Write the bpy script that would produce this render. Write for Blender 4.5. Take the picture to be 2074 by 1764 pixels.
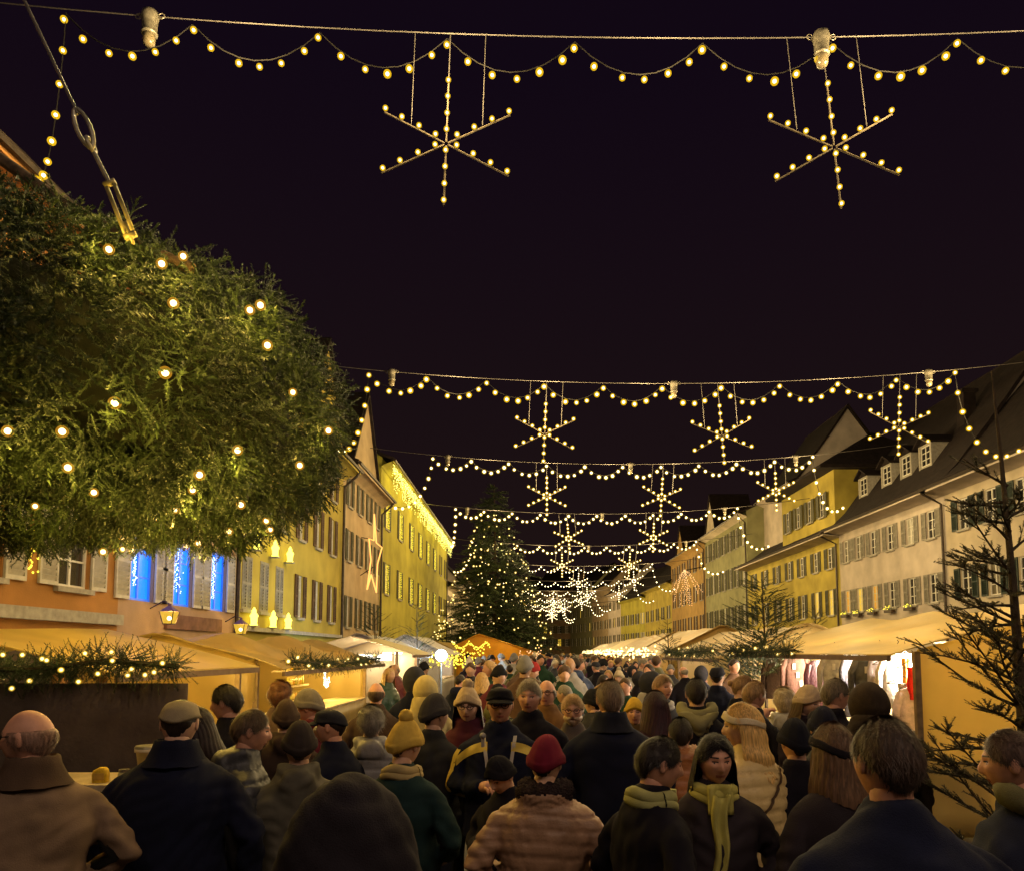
import bpy, bmesh, math, random
import numpy as np
from mathutils import Vector, Matrix, noise as mnoise
random.seed(7); rng = np.random.default_rng(7)
PI = math.pi; R = math.radians
sc = bpy.context.scene
col = sc.collection
for o in list(bpy.data.objects): bpy.data.objects.remove(o)

# ------------------------------------------------------------------ camera
CAM_Z, F, PITCH = 1.9, 1560.0, R(5.0)          # metres; focal length in units of a 2074 px wide frame
PPX, PPY = 1075.0, 1184.0                       # principal point in that frame (lens shift)
cam = bpy.data.cameras.new('camera'); cam_o = bpy.data.objects.new('camera', cam); col.objects.link(cam_o)
cam_o.location = (0, 0, CAM_Z); cam_o.rotation_euler = (PI/2 + PITCH, 0, 0)
cam.sensor_width = 36; cam.lens = 36*F/2074
cam.shift_x = (1037-PPX)/2074; cam.shift_y = (PPY-882)/2074
cam.clip_start = .05; cam.clip_end = 3000
sc.camera = cam_o
# ------------------------------------------------------------------ night sky
w = bpy.data.worlds.new('World'); sc.world = w; w.use_nodes = True
nt = w.node_tree; bg = nt.nodes['Background']
tc = nt.nodes.new('ShaderNodeTexCoord'); sx = nt.nodes.new('ShaderNodeSeparateXYZ'); cr = nt.nodes.new('ShaderNodeValToRGB')
nt.links.new(tc.outputs['Generated'], sx.inputs[0]); nt.links.new(sx.outputs['Z'], cr.inputs[0]); nt.links.new(cr.outputs[0], bg.inputs[0])
cr.color_ramp.elements[0].position = .0; cr.color_ramp.elements[0].color = (.0135, .0070, .0060, 1)    # town glow near the horizon
cr.color_ramp.elements[1].position = .62; cr.color_ramp.elements[1].color = (.0056, .0025, .0068, 1)
bg.inputs[1].default_value = 1.0
sc.view_settings.view_transform = 'Standard'; sc.view_settings.look = 'None'
sc.view_settings.exposure = 0; sc.view_settings.gamma = 1
sc.render.engine = 'CYCLES'
cy = sc.cycles
cy.use_denoising = True; cy.use_adaptive_sampling = True; cy.adaptive_threshold = .03; cy.max_bounces = 4; cy.diffuse_bounces = 2; cy.glossy_bounces = 2
cy.transmission_bounces = 4; cy.transparent_max_bounces = 8
cy.sample_clamp_indirect = 3; cy.sample_clamp_direct = 0; cy.use_light_tree = True
cy.caustics_reflective = False; cy.caustics_refractive = False

def px_at(px, py, Y):
    """world point seen at frame pixel (2074x1764) at street distance Y"""
    a = (px-PPX)/F; b = (PPY-py)/F
    d = Vector((a, math.cos(PITCH)-b*math.sin(PITCH), math.sin(PITCH)+b*math.cos(PITCH)))
    return Vector((0, 0, CAM_Z)) + d*(Y/d.y)

# ------------------------------------------------------------------ helpers
def link(o, parent=None):
    col.objects.link(o)
    if parent is not None: o.parent = parent
    return o
def tag(o, label, cat, group=None, kind=None):
    if label: o['label'] = label
    if cat: o['category'] = cat
    if group: o['group'] = group
    if kind: o['kind'] = kind
    return o
def empty(name, loc=(0, 0, 0), rz=0, label=None, cat=None, group=None, kind=None):
    o = bpy.data.objects.new(name, None); o.empty_display_size = .1
    o.location = loc; o.rotation_euler = (0, 0, rz); link(o)
    return tag(o, label, cat, group, kind)
def mobj(name, mesh, parent=None, mat=None, loc=(0, 0, 0), rot=(0, 0, 0), scale=(1, 1, 1)):
    """object sharing mesh data, material on the object so that copies may differ"""
    o = bpy.data.objects.new(name, mesh); link(o, parent)
    o.location = loc; o.rotation_euler = rot; o.scale = scale
    if mat is not None:
        if not mesh.materials: mesh.materials.append(None)
        o.material_slots[0].link = 'OBJECT'; o.material_slots[0].material = mat
    return o

class MB:
    """collects simple shapes into one mesh"""
    def __init__(s): s.v = []; s.f = []; s.m = []
    def add(s, vs, fs, m=0):
        b = len(s.v); s.v.extend([tuple(p) for p in vs])
        for f in fs: s.f.append(tuple(b+i for i in f)); s.m.append(m)
    def box(s, x0, x1, y0, y1, z0, z1, m=0, M=None):
        vs = [Vector((x, y, z)) for z in (z0, z1) for y in (y0, y1) for x in (x0, x1)]
        if M is not None: vs = [M @ p for p in vs]
        s.add(vs, [(0, 2, 3, 1), (4, 5, 7, 6), (0, 1, 5, 4), (2, 6, 7, 3), (0, 4, 6, 2), (1, 3, 7, 5)], m)
    def tube(s, pts, rad, n=6, m=0, cap=True):
        pts = [Vector(p) for p in pts]; k = len(pts)
        if not hasattr(rad, '__len__'): rad = [rad]*k
        ring = []; up = Vector((0, 0, 1)); prev = None
        for i in range(k):
            t = (pts[min(i+1, k-1)] - pts[max(i-1, 0)])
            t = t.normalized() if t.length > 1e-9 else Vector((0, 0, 1))
            if prev is None:
                a = t.cross(up)
                if a.length < .1: a = t.cross(Vector((1, 0, 0)))
                a.normalize()
            else:
                a = prev - t*prev.dot(t); a.normalize()
            prev = a; b = t.cross(a)
            ring.append([pts[i] + (a*math.cos(2*PI*j/n) + b*math.sin(2*PI*j/n))*rad[i] for j in range(n)])
        vs = [p for r in ring for p in r]; fs = []
        for i in range(k-1):
            for j in range(n):
                fs.append((i*n+j, i*n+(j+1) % n, (i+1)*n+(j+1) % n, (i+1)*n+j))
        if cap: fs.append(tuple(range(n-1, -1, -1))); fs.append(tuple((k-1)*n+j for j in range(n)))
        s.add(vs, fs, m)
    def loft(s, rings, n=20, m=0, cap=True):
        """rings: (cx, cy, z, rx, ry[, power])"""
        vs = []; fs = []
        for r in rings:
            p = r[5] if len(r) > 5 else 2.0
            for j in range(n):
                a = 2*PI*j/n; c, q = math.cos(a), math.sin(a)
                vs.append((r[0]+r[3]*math.copysign(abs(c)**(2/p), c), r[1]+r[4]*math.copysign(abs(q)**(2/p), q), r[2]))
        for i in range(len(rings)-1):
            for j in range(n):
                fs.append((i*n+j, i*n+(j+1) % n, (i+1)*n+(j+1) % n, (i+1)*n+j))
        if cap: fs.append(tuple(range(n-1, -1, -1))); fs.append(tuple((len(rings)-1)*n+j for j in range(n)))
        s.add(vs, fs, m)
    def ball(s, c, r, n=10, k=7, m=0, sc=(1, 1, 1)):
        c = Vector(c); vs = [c+Vector((0, 0, r*sc[2]))]; fs = []
        for i in range(1, k):
            t = PI*i/k
            for j in range(n):
                a = 2*PI*j/n
                vs.append(c+Vector((r*sc[0]*math.sin(t)*math.cos(a), r*sc[1]*math.sin(t)*math.sin(a), r*sc[2]*math.cos(t))))
        vs.append(c-Vector((0, 0, r*sc[2])))
        for j in range(n): fs.append((0, 1+j, 1+(j+1) % n))
        for i in range(k-2):
            for j in range(n):
                a = 1+i*n+j; b = 1+i*n+(j+1) % n
                fs.append((a, a+n, b+n, b))
        L = len(vs)-1; q = 1+(k-2)*n
        for j in range(n): fs.append((q+j, L, q+(j+1) % n))
        s.add(vs, fs, m)
    def grid(s, fn, nu, nv, m=0, thick=0.0):
        """sheet from fn(u, v); with thickness it becomes a closed slab along the local normal"""
        P = [[Vector(fn(i/nu, j/nv)) for j in range(nv+1)] for i in range(nu+1)]
        vs = [P[i][j] for i in range(nu+1) for j in range(nv+1)]; W = nv+1
        fs = [(i*W+j, (i+1)*W+j, (i+1)*W+j+1, i*W+j+1) for i in range(nu) for j in range(nv)]
        if thick:
            N = []
            for i in range(nu+1):
                for j in range(nv+1):
                    du = P[min(i+1, nu)][j]-P[max(i-1, 0)][j]; dv = P[i][min(j+1, nv)]-P[i][max(j-1, 0)]
                    q = du.cross(dv); N.append(q.normalized() if q.length > 1e-9 else Vector((0, 0, 1)))
            k = len(vs); vs = vs + [vs[i]-N[i]*thick for i in range(k)]
            fs += [tuple(k+i for i in reversed(f)) for f in fs[:]]
            for i in range(nu):
                a, b = i*W, (i+1)*W; fs.append((a, k+a, k+b, b))
                a, b = i*W+nv, (i+1)*W+nv; fs.append((a, b, k+b, k+a))
            for j in range(nv):
                a, b = j, j+1; fs.append((a, b, k+b, k+a))
                a, b = nu*W+j, nu*W+j+1; fs.append((a, k+a, k+b, b))
        s.add(vs, fs, m)
    def mesh(s, name='mesh', smooth=False, mats=()):
        me = bpy.data.meshes.new(name); me.from_pydata(s.v, [], s.f)
        if any(s.m): me.polygons.foreach_set('material_index', s.m)
        for q in mats: me.materials.append(q)
        if smooth: me.polygons.foreach_set('use_smooth', [True]*len(me.polygons))
        me.update(); return me
    def build(s, name, mat, parent=None, smooth=False, loc=(0, 0, 0), rot=(0, 0, 0)):
        mats = mat if isinstance(mat, (list, tuple)) else [mat]
        o = bpy.data.objects.new(name, s.mesh(name, smooth, mats)); link(o, parent)
        o.location = loc; o.rotation_euler = rot; return o

def np_mesh(name, V, T, mat, smooth=False):
    """big triangle mesh from arrays"""
    me = bpy.data.meshes.new(name); V = np.asarray(V, np.float32); T = np.asarray(T, np.int32)
    me.vertices.add(len(V)); me.vertices.foreach_set('co', V.ravel())
    me.loops.add(T.size); me.loops.foreach_set('vertex_index', T.ravel())
    me.polygons.add(len(T)); me.polygons.foreach_set('loop_start', np.arange(0, T.size, 3, dtype=np.int32))
    me.polygons.foreach_set('loop_total', np.full(len(T), 3, np.int32))
    if smooth: me.polygons.foreach_set('use_smooth', np.ones(len(T), bool))
    me.materials.append(mat); me.update(calc_edges=True); return me

# ------------------------------------------------------------------ materials
_mats = {}
def mat(name, c, rough=.75, var=.25, scale=6.0, bump=.15, bscale=None, metal=0.0, spec=.3, sheen=0.0, wave=None):
    """procedural surface: colour broken up by two noises, fine bump"""
    if name in _mats: return _mats[name]
    m = bpy.data.materials.new(name); m.use_nodes = True; n = m.node_tree; b = n.nodes['Principled BSDF']
    tc = n.nodes.new('ShaderNodeTexCoord')
    n1 = n.nodes.new('ShaderNodeTexNoise'); n1.inputs['Scale'].default_value = scale; n1.inputs['Detail'].default_value = 6
    n.links.new(tc.outputs['Object'], n1.inputs['Vector'])
    mx = n.nodes.new('ShaderNodeMix'); mx.data_type = 'RGBA'
    lo = tuple(x*(1-var) for x in c); hi = tuple(min(1, x*(1+var)) for x in c)
    mx.inputs[6].default_value = (*lo, 1); mx.inputs[7].default_value = (*hi, 1)
    rp = n.nodes.new('ShaderNodeMapRange'); rp.inputs[1].default_value = .3; rp.inputs[2].default_value = .7
    n.links.new(n1.outputs[0], rp.inputs[0]); n.links.new(rp.outputs[0], mx.inputs[0])
    n.links.new(mx.outputs[2], b.inputs['Base Color'])
    b.inputs['Roughness'].default_value = rough; b.inputs['Metallic'].default_value = metal
    b.inputs['Specular IOR Level'].default_value = spec
    if sheen: b.inputs['Sheen Weight'].default_value = sheen
    if bump:
        n2 = n.nodes.new('ShaderNodeTexNoise'); n2.inputs['Scale'].default_value = bscale or scale*8; n2.inputs['Detail'].default_value = 4
        n.links.new(tc.outputs['Object'], n2.inputs['Vector'])
        src = n2.outputs[0]
        if wave:
            wv = n.nodes.new('ShaderNodeTexWave'); wv.inputs['Scale'].default_value = wave; wv.bands_direction = 'Z'
            wv.inputs['Distortion'].default_value = .6
            n.links.new(tc.outputs['Object'], wv.inputs['Vector']); src = wv.outputs['Fac']
        bp = n.nodes.new('ShaderNodeBump'); bp.inputs['Strength'].default_value = bump; bp.inputs['Distance'].default_value = .02
        n.links.new(src, bp.inputs['Height']); n.links.new(bp.outputs[0], b.inputs['Normal'])
    _mats[name] = m; return m
def emat(name, c, s, sample=False):
    """something that gives off light"""
    if name in _mats: return _mats[name]
    m = bpy.data.materials.new(name); m.use_nodes = True; n = m.node_tree; n.nodes.clear()
    o = n.nodes.new('ShaderNodeOutputMaterial'); e = n.nodes.new('ShaderNodeEmission')
    e.inputs[0].default_value = (*c, 1); e.inputs[1].default_value = s; n.links.new(e.outputs[0], o.inputs[0])
    if not sample: m.cycles.emission_sampling = 'NONE'
    _mats[name] = m; return m
def glow_shell_mat(name, c, s, clear=.72):
    """mostly clear, faintly glowing shell: painted halo on bulbs, glass on lanterns"""
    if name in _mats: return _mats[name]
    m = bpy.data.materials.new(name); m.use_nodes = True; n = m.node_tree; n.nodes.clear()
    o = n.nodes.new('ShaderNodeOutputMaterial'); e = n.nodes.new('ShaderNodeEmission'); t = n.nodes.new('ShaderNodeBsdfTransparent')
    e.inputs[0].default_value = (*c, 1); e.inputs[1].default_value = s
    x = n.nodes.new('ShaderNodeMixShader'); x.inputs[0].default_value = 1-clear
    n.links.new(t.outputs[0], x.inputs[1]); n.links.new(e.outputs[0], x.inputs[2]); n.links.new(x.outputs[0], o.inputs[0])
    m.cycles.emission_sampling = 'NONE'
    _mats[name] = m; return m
def glass_mat(name, c, rough=.08, emit=None, es=0):
    if name in _mats: return _mats[name]
    m = bpy.data.materials.new(name); m.use_nodes = True; b = m.node_tree.nodes['Principled BSDF']
    b.inputs['Base Color'].default_value = (*c, 1); b.inputs['Roughness'].default_value = rough
    b.inputs['Specular IOR Level'].default_value = .6
    if emit: b.inputs['Emission Color'].default_value = (*emit, 1); b.inputs['Emission Strength'].default_value = es
    m.cycles.emission_sampling = 'NONE'
    _mats[name] = m; return m
def lamp(name, loc, c, watt, rad, parent=None):
    l = bpy.data.lights.new(name, 'POINT'); l.color = c; l.energy = watt; l.shadow_soft_size = rad
    o = bpy.data.objects.new(name, l); link(o, parent); o.location = loc; return o

GLOW = emat('bulb glow', (1, .80, .42), 9)
GLOWG = emat('golden bulb glow', (1, .80, .40), 8)
GLOWA = emat('amber bulb glow', (1, .66, .26), 8)
GLOWT = emat('tree light glow', (1, .74, .30), 4)
HALO = glow_shell_mat('bulb halo', (1, .62, .03), 1.0, .70)  # emissive shells that paint a golden halo around each bulb
HALOG = glow_shell_mat('golden bulb halo', (1, .58, .01), 1.5, .64)
HALOA = glow_shell_mat('amber bulb halo', (1, .46, .03), 1.2, .82)
WIRE = mat('steel wire', (.10, .09, .085), .5, .2, 20, 0, metal=.3)
CABLE = mat('black cable', (.016, .015, .014), .9, .2, 20, 0, spec=.05)
GALV = mat('galvanised steel', (.22, .20, .16), .45, .3, 14, .1, metal=.5)
# ================================================================== the setting
PAVE = mat('street paving', (.075, .068, .06), .7, .35, 3, .5, 30)
g = MB()
def gh(u, v):
    x = -600+1200*u; y = -300+1500*v
    return (x, y, 0)
g.grid(gh, 24, 30)
tag(g.build('ground', PAVE), 'dark paved market street under the crowd', 'ground', kind='structure')
kb = mat('granite kerb', (.22, .21, .19), .8, .3, 10, .3)
for nm, x0, x1 in (('pavement', -8.0, -6.6), ('pavement', 17.0, 18.7)):
    k = MB(); k.box(x0, x1, -20, 210, .004, .12)
    tag(k.build(nm, kb), 'narrow raised stone pavement along the house fronts', 'pavement', kind='structure')

FRAME = mat('white window frame', (.72, .69, .62), .5, .1, 9, .05)
PANE = glass_mat('dark window glass', (.035, .032, .03))
wrand = random.Random(17); PANE_D = glass_mat('dim curtained glass', (.14, .12, .08), .25)
PANE_W = glass_mat('curtained window glass', (.42, .40, .34), .3)
SILL = mat('stone sill', (.38, .35, .30), .8, .2, 9, .2)
TILE = mat('old clay roof tiles', (.020, .0125, .012), .95, .45, 3.5, .8, 30, wave=5)
GUTTER = mat('copper gutter', (.055, .04, .03), .5, .3, 9, .1, metal=.4)
_wm = {}
def win_meshes(w, h, style):
    k = (round(w, 2), round(h, 2), style)
    if k in _wm: return _wm[k]
    f = MB(); t = .055
    f.box(-w/2, -w/2+t, .06, .12, 0, h); f.box(w/2-t, w/2, .06, .12, 0, h)
    f.box(-w/2+t, w/2-t, .06, .12, 0, t); f.box(-w/2+t, w/2-t, .06, .12, h-t, h)
    f.box(-.03, .03, .065, .115, t, h-t)
    for q in (1/3, 2/3):
        for a, b in ((-w/2+t, -.03), (.03, w/2-t)): f.box(a, b, .072, .108, h*q-.017, h*q+.017)
    p = MB(); p.box(-w/2+t, w/2-t, .095, .099, t, h-t)
    s = MB(); s.box(-w/2-.07, w/2+.07, -.09, .06, -.09, -.002)
    sh = MB(); sw = w*.52
    sh.box(0, .05, -.055, -.012, 0, h); sh.box(sw-.05, sw, -.055, -.012, 0, h)
    for z0, z1 in ((0, .07), (h-.07, h), (h*.5-.03, h*.5+.03)): sh.box(.05, sw-.05, -.055, -.012, z0, z1)
    n = 7 if style else 5
    for half in (0, 1):
        a = .07 if half == 0 else h*.5+.03; b = h*.5-.03 if half == 0 else h-.07
        for i in range(n):
            z = a+(b-a)*(i+.5)/n; d = (b-a)/n
            M = Matrix.Translation((0, -.035, z)) @ Matrix.Rotation(R(28), 4, 'X')
            sh.box(.05, sw-.05, -.006, .006, -d*.52, d*.52, M=M)
    _wm[k] = (f.mesh('frame'), p.mesh('pane'), s.mesh('sill'), sh.mesh('shutter'), sw)
    return _wm[k]
def add_window(parent, x, z, w, h, pane=None, shut=None, closed=False, frame=FRAME, sill=True, y=0):
    fm, pm, sm, shm, sw = win_meshes(w, h, 1 if shut else 0)
    wn = mobj('window', fm, parent, frame, (x, y, z))
    mobj('pane', pm, wn, pane or wrand.choice((PANE, PANE, PANE, PANE_D, PANE_D, PANE_W)))
    if sill: mobj('sill', sm, wn, SILL)
    if shut:
        if closed:
            mobj('shutter', shm, wn, shut, (-sw+.005, .04, 0)); mobj('shutter', shm, wn, shut, (.005, .04, 0))
        else:
            mobj('shutter', shm, wn, shut, (-w/2-sw-.02, 0, 0)); mobj('shutter', shm, wn, shut, (w/2+.02, 0, 0))
    return wn
def facade(L, H, holes, dep=.16):
    """front wall in the local XZ plane with real openings and reveals"""
    m = MB(); xs = sorted({0, L, *[h[0] for h in holes], *[h[1] for h in holes]}); zs = sorted({0, H, *[h[2] for h in holes], *[h[3] for h in holes]})
    for i in range(len(xs)-1):
        for j in range(len(zs)-1):
            cx = (xs[i]+xs[i+1])/2; cz = (zs[j]+zs[j+1])/2
            if any(h[0] < cx < h[1] and h[2] < cz < h[3] for h in holes): continue
            m.add([(xs[i], 0, zs[j]), (xs[i+1], 0, zs[j]), (xs[i+1], 0, zs[j+1]), (xs[i], 0, zs[j+1])], [(0, 1, 2, 3)])
    for a, b, c, d in holes:
        m.add([(a, 0, c), (b, 0, c), (b, 0, d), (a, 0, d), (a, dep, c), (b, dep, c), (b, dep, d), (a, dep, d)],
              [(0, 4, 5, 1), (1, 5, 6, 2), (2, 6, 7, 3), (3, 7, 4, 0)])
    return m
def house(name, label, p0, p1, eave, ridge, wall, wins, depth=10., roof=TILE, over=.7, soffit=None, pipe=True, doors=(), band=None):
    """p0 -> p1: foot of the front, seen from outside left to right. wins: (fraction, z, w, h, opts)"""
    p0 = Vector((p0[0], p0[1], 0)); p1 = Vector((p1[0], p1[1], 0)); L = (p1-p0).length; d = p1-p0
    o = empty(name, p0, math.atan2(d.y, d.x), label, 'house')
    holes = [(f*L-w/2, f*L+w/2, z, z+h) for f, z, w, h, q in wins] + [(f*L-w/2, f*L+w/2, .12, h) for f, w, h, q in doors]
    m = facade(L, eave, holes)
    D = depth
    m.add([(0, 0, 0), (0, D, 0), (0, D, eave), (0, D/2, ridge), (0, 0, eave)], [(0, 4, 3, 2, 1)])
    m.add([(L, 0, 0), (L, D, 0), (L, D, eave), (L, D/2, ridge), (L, 0, eave)], [(0, 1, 2, 3, 4)])
    m.add([(0, D, 0), (L, D, 0), (L, D, eave), (0, D, eave)], [(0, 3, 2, 1)])
    m.build('wall', wall, o)
    sl = (ridge-eave)/(D/2)
    r = MB(); ex = .25
    def rf(u, v):
        x = -ex+(L+2*ex)*u; y = -over+(D/2+over)*v
        return (x, y, eave+.12+(sl*y if y > 0 else .38*y)+.03*math.sin(x*1.7)*math.sin(y*2.1))
    r.grid(rf, max(4, int(L)), 8, thick=.16)
    r.grid(lambda u, v: (rf(u, v)[0], D-rf(1-u, v)[1] if False else D-rf(u, v)[1], rf(u, v)[2]), 4, 3, thick=-.16)
    ro = r.build('roof', roof, o)
    s = MB(); ze = eave+.12-.38*over-.17
    s.grid(lambda u, v: (-ex+.03+(L+2*ex-.06)*u, -.004-(over-.06)*v, eave-.62+(ze-eave+.60)*v**.7), 6, 5, thick=-.03)
    s.box(-ex+.03, L+ex-.03, -over+.0, -over+.05, ze-.10, ze+.02)
    s.build('eave_board', soffit or wall, o)
    gt = MB(); gt.tube([(-ex, -over-.05, ze+.05), (L+ex, -over-.05, ze+.03)], .07, 6); gt.build('gutter', GUTTER, o)
    if pipe:
        dp = MB(); dp.tube([(L*.985, -over-.05, ze+.02), (L*.985, -over+.1, eave-.55), (L*.985, -.1, eave-1.0), (L*.985, -.1, .1)], .06, 6)
        dp.build('downpipe', GUTTER, o)
    for f, z, w_, h_, q in wins: add_window(o, f*L, z, w_, h_, **q)
    for f, w_, h_, q in doors:
        dd = MB(); dd.box(f*L-w_/2+.01, f*L+w_/2-.01, .09, .13, .13, h_-.01)
        for k in range(3): dd.box(f*L-w_/2+.1, f*L+w_/2-.1, .075, .09, .3+k*(h_-.5)/3, .3+(k+.75)*(h_-.5)/3)
        dd.build('door', q, o)
    if band:
        bm = MB(); bm.box(.02, L-.02, -.14, -.003, band[0], band[1]); bm.build('ledge', SILL, o)
    return o
def front_gable(o, x0, x1, z0, zap, wall, deep=4., win=None, sunk=.004):
    """gabled dormer rising flush with the front"""
    c = (x0+x1)/2
    m = MB(); m.add([(x0, -sunk, z0), (x1, -sunk, z0), (c, -sunk, zap), (x0, deep, z0), (x1, deep, z0), (c, deep, zap)], [(0, 1, 2), (0, 2, 5, 3), (1, 4, 5, 2), (3, 5, 4), (0, 3, 4, 1)])
    g_ = m.build('gable', wall, o)
    rr = MB(); e = .25
    for sx in (-1, 1):
        bx = x0 if sx < 0 else x1
        k = (zap-z0)/abs(c-bx)
        q0 = Vector((bx+sx*e, 0, z0-e*k+.15)); q1 = Vector((c, 0, zap+.15))
        rr.grid(lambda u, v: (q0.x+(q1.x-q0.x)*u, -.14+(deep+.14)*v, q0.z+(q1.z-q0.z)*u), 3, 3, thick=-.14*sx)
    rr.build('gable_roof', TILE, g_)
    return g_
def LY(px, X=8.): return X*F/(PPX-px)
def RY(px, X=18.7): return X*F/(px-PPX)

WHT_SH = mat('white louvred shutter', (.55, .52, .45), .7, .15, 8, .1)
GRY_SH = mat('grey louvred shutter', (.27, .25, .21), .7, .2, 8, .1)
BRN_SH = mat('brown shutter', (.10, .055, .03), .7, .25, 8, .1)
GRN_SH = mat('dark green shutter', (.015, .028, .022), .6, .25, 8, .1)
OLV_SH = mat('olive shutter', (.09, .085, .05), .7, .2, 8, .1)
DOOR = mat('dark wood door', (.06, .035, .02), .6, .3, 8, .2)
BLUEP = glass_mat('pane lit blue', (.02, .10, .5), .2, (.0, .19, 1.0), 1.5)
BLUEF = glass_mat('blue-lit window frame', (.05, .15, .5), .4, (.0, .13, .8), .7)  # frame glows too: the window's blue light put into its emission
YELP = glass_mat('pane lit yellow', (.5, .4, .1), .3, (1., .62, .04), .55)
ORGP = glass_mat('pane lit orange', (.5, .3, .06), .3, (1., .45, .03), .38)
W_OCH = mat('ochre plaster', (.42, .20, .055), .9, .22, 1.2, .3, 40)
W_PNK = mat('rose plaster', (.40, .27, .19), .9, .2, 1.2, .3, 40)
W_YEL = mat('yellow plaster', (.44, .35, .065), .9, .26, .7, .3, 40)
W_BEI = mat('beige plaster', (.44, .33, .20), .9, .2, 1.1, .3, 40)
W_LEM = mat('lemon plaster', (.43, .38, .06), .9, .26, .6, .3, 40)
W_GRY = mat('pale grey plaster', (.55, .47, .40), .9, .2, .9, .3, 40)
W_CRM = mat('cream plaster', (.58, .49, .36), .9, .2, .9, .3, 40)
W_GRN = mat('grey green plaster', (.30, .29, .15), .9, .2, 1.0, .3, 40)
W_ORG = mat('orange plaster', (.40, .25, .08), .9, .2, 1.0, .3, 40)
W_BRN = mat('brown plaster', (.25, .16, .09), .9, .25, 1.0, .3, 40)

XL, XR = -8.0, 18.7
def lf(y, y0, y1): return (y-y0)/(y1-y0)
# --- left row
y0, y1 = 4.0, 14.9
house('ochre_house', 'ochre house with white louvred shutters at the left edge, behind the wreath', (XL, y0), (XL, y1), 9.2, 14, W_OCH,
      [(lf(y, y0, y1), z, .95, 1.45, dict(shut=WHT_SH, pane=PANE)) for z in (3.02, 5.9) for y in (6.2, 8.6, 11.1, 13.4)], band=(2.42, 2.62), pipe=False,
      doors=[(lf(7.5, y0, y1), 1.2, 2.2, DOOR), (lf(12.2, y0, y1), 1.8, 2.2, DOOR)])
y0, y1 = 14.9, 20.8
inn = house('rose_inn', 'rose plastered inn with three blue-lit windows and lanterns by its doors', (XL, y0), (XL, y1), 9.4, 14, W_PNK,
      [(lf(y, y0, y1), 2.95, 1.0, 1.5, dict(shut=WHT_SH, pane=BLUEP, frame=BLUEF, sill=False)) for y in (15.75, 17.6, 19.6)] +
      [(lf(y, y0, y1), 5.9, .82, 1.45, dict(shut=WHT_SH)) for y in (15.75, 17.6, 19.6)], doors=[(lf(16.2, y0, y1), 1.3, 2.2, DOOR), (lf(19.2, y0, y1), 1.3, 2.2, DOOR)])
m = MB(); m.box(1.9, 4.9, -.07, -.004, 2.42, 2.74); m.build('sign_board', mat('faded red sign board', (.20, .095, .07), .8, .3, 5, .2), inn)
y0, y1 = 20.8, 32.4
hL3 = house('golden_house', 'golden yellow house with closed grey shutters and glowing figure ornaments', (XL, y0), (XL, y1), 9.9, 13.2, W_YEL,
      [(lf(y, y0, y1), z, .72, 1.5, dict(shut=GRY_SH, closed=True)) for z in (3.1, 5.8) for y in (21.6, 23.0, 24.4)] +
      [(lf(y, y0, y1), z, .62, 1.45, dict(shut=BRN_SH, pane=PANE_W)) for z in (3.1, 5.8, 8.0) for y in (26.6, 28.7, 30.8)],
      band=(2.50, 2.62), doors=[(lf(24, y0, y1), 1.6, 2.2, DOOR), (lf(29, y0, y1), 1.4, 2.2, DOOR)])
front_gable(hL3, 5.4, 11.8, 9.95, 14.1, W_YEL)
y0, y1 = 32.4, 40.6
hL4 = house('beige_gabled_house', 'beige house with a pointed front gable and a neon star outline', (XL, y0), (XL, y1), 10.2, 13.4, W_BEI,
      [(lf(y, y0, y1), z, .66, 1.35, dict(shut=OLV_SH)) for z in (3.0, 5.9, 8.3) for y in (33.6, 35.6, 37.6, 39.6)], doors=[(lf(36.5, y0, y1), 1.4, 2.2, DOOR)])
front_gable(hL4, 1.2, 7.4, 10.3, 14.4, W_BEI)
y0, y1 = 40.6, 73.
ys5 = (42.4, 46.7, 51.1, 55.2, 59.4, 63.6, 67.8, 71.5)
hL5 = house('lemon_house', 'tall lemon yellow house with an icicle light curtain under its eaves', (XL, y0), (XL, y1), 12.4, 17.5, W_LEM,
      [(lf(y, y0, y1), z, .95, h, dict(pane=YELP, shut=OLV_SH)) for z, h in ((5.1, 1.7), (8.7, 1.7)) for y in ys5],
      doors=[(lf(y, y0, y1), 1.5, 2.3, DOOR) for y in (45, 54, 66)])
house('low_beige_house', 'low beige house beyond the lemon house, left of the tall tree', (XL, 73), (XL, 100), 8.6, 13, W_CRM,
      [(f, z, .95, 1.4, dict(shut=OLV_SH)) for z in (3.2, 6.0) for f in (.08, .2, .32, .44, .56, .68, .8, .92)])
house('far_left_house', 'dim grey house far down the left side, behind the tall tree', (XL, 100), (XL+1, 140), 10, 15, W_GRY,
      [(f, z, .95, 1.4, dict(shut=OLV_SH)) for z in (3.2, 6.0) for f in (.1, .25, .4, .55, .7, .85)])
house('far_left_corner_house', 'dark beige house closing the left side of the street', (XL+1, 140), (XL+2, 200), 11, 16, W_BEI,
      [(f, z, .95, 1.4, dict()) for z in (3.2, 6.0, 8.6) for f in (.1, .25, .4, .55, .7, .85)])
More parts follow.
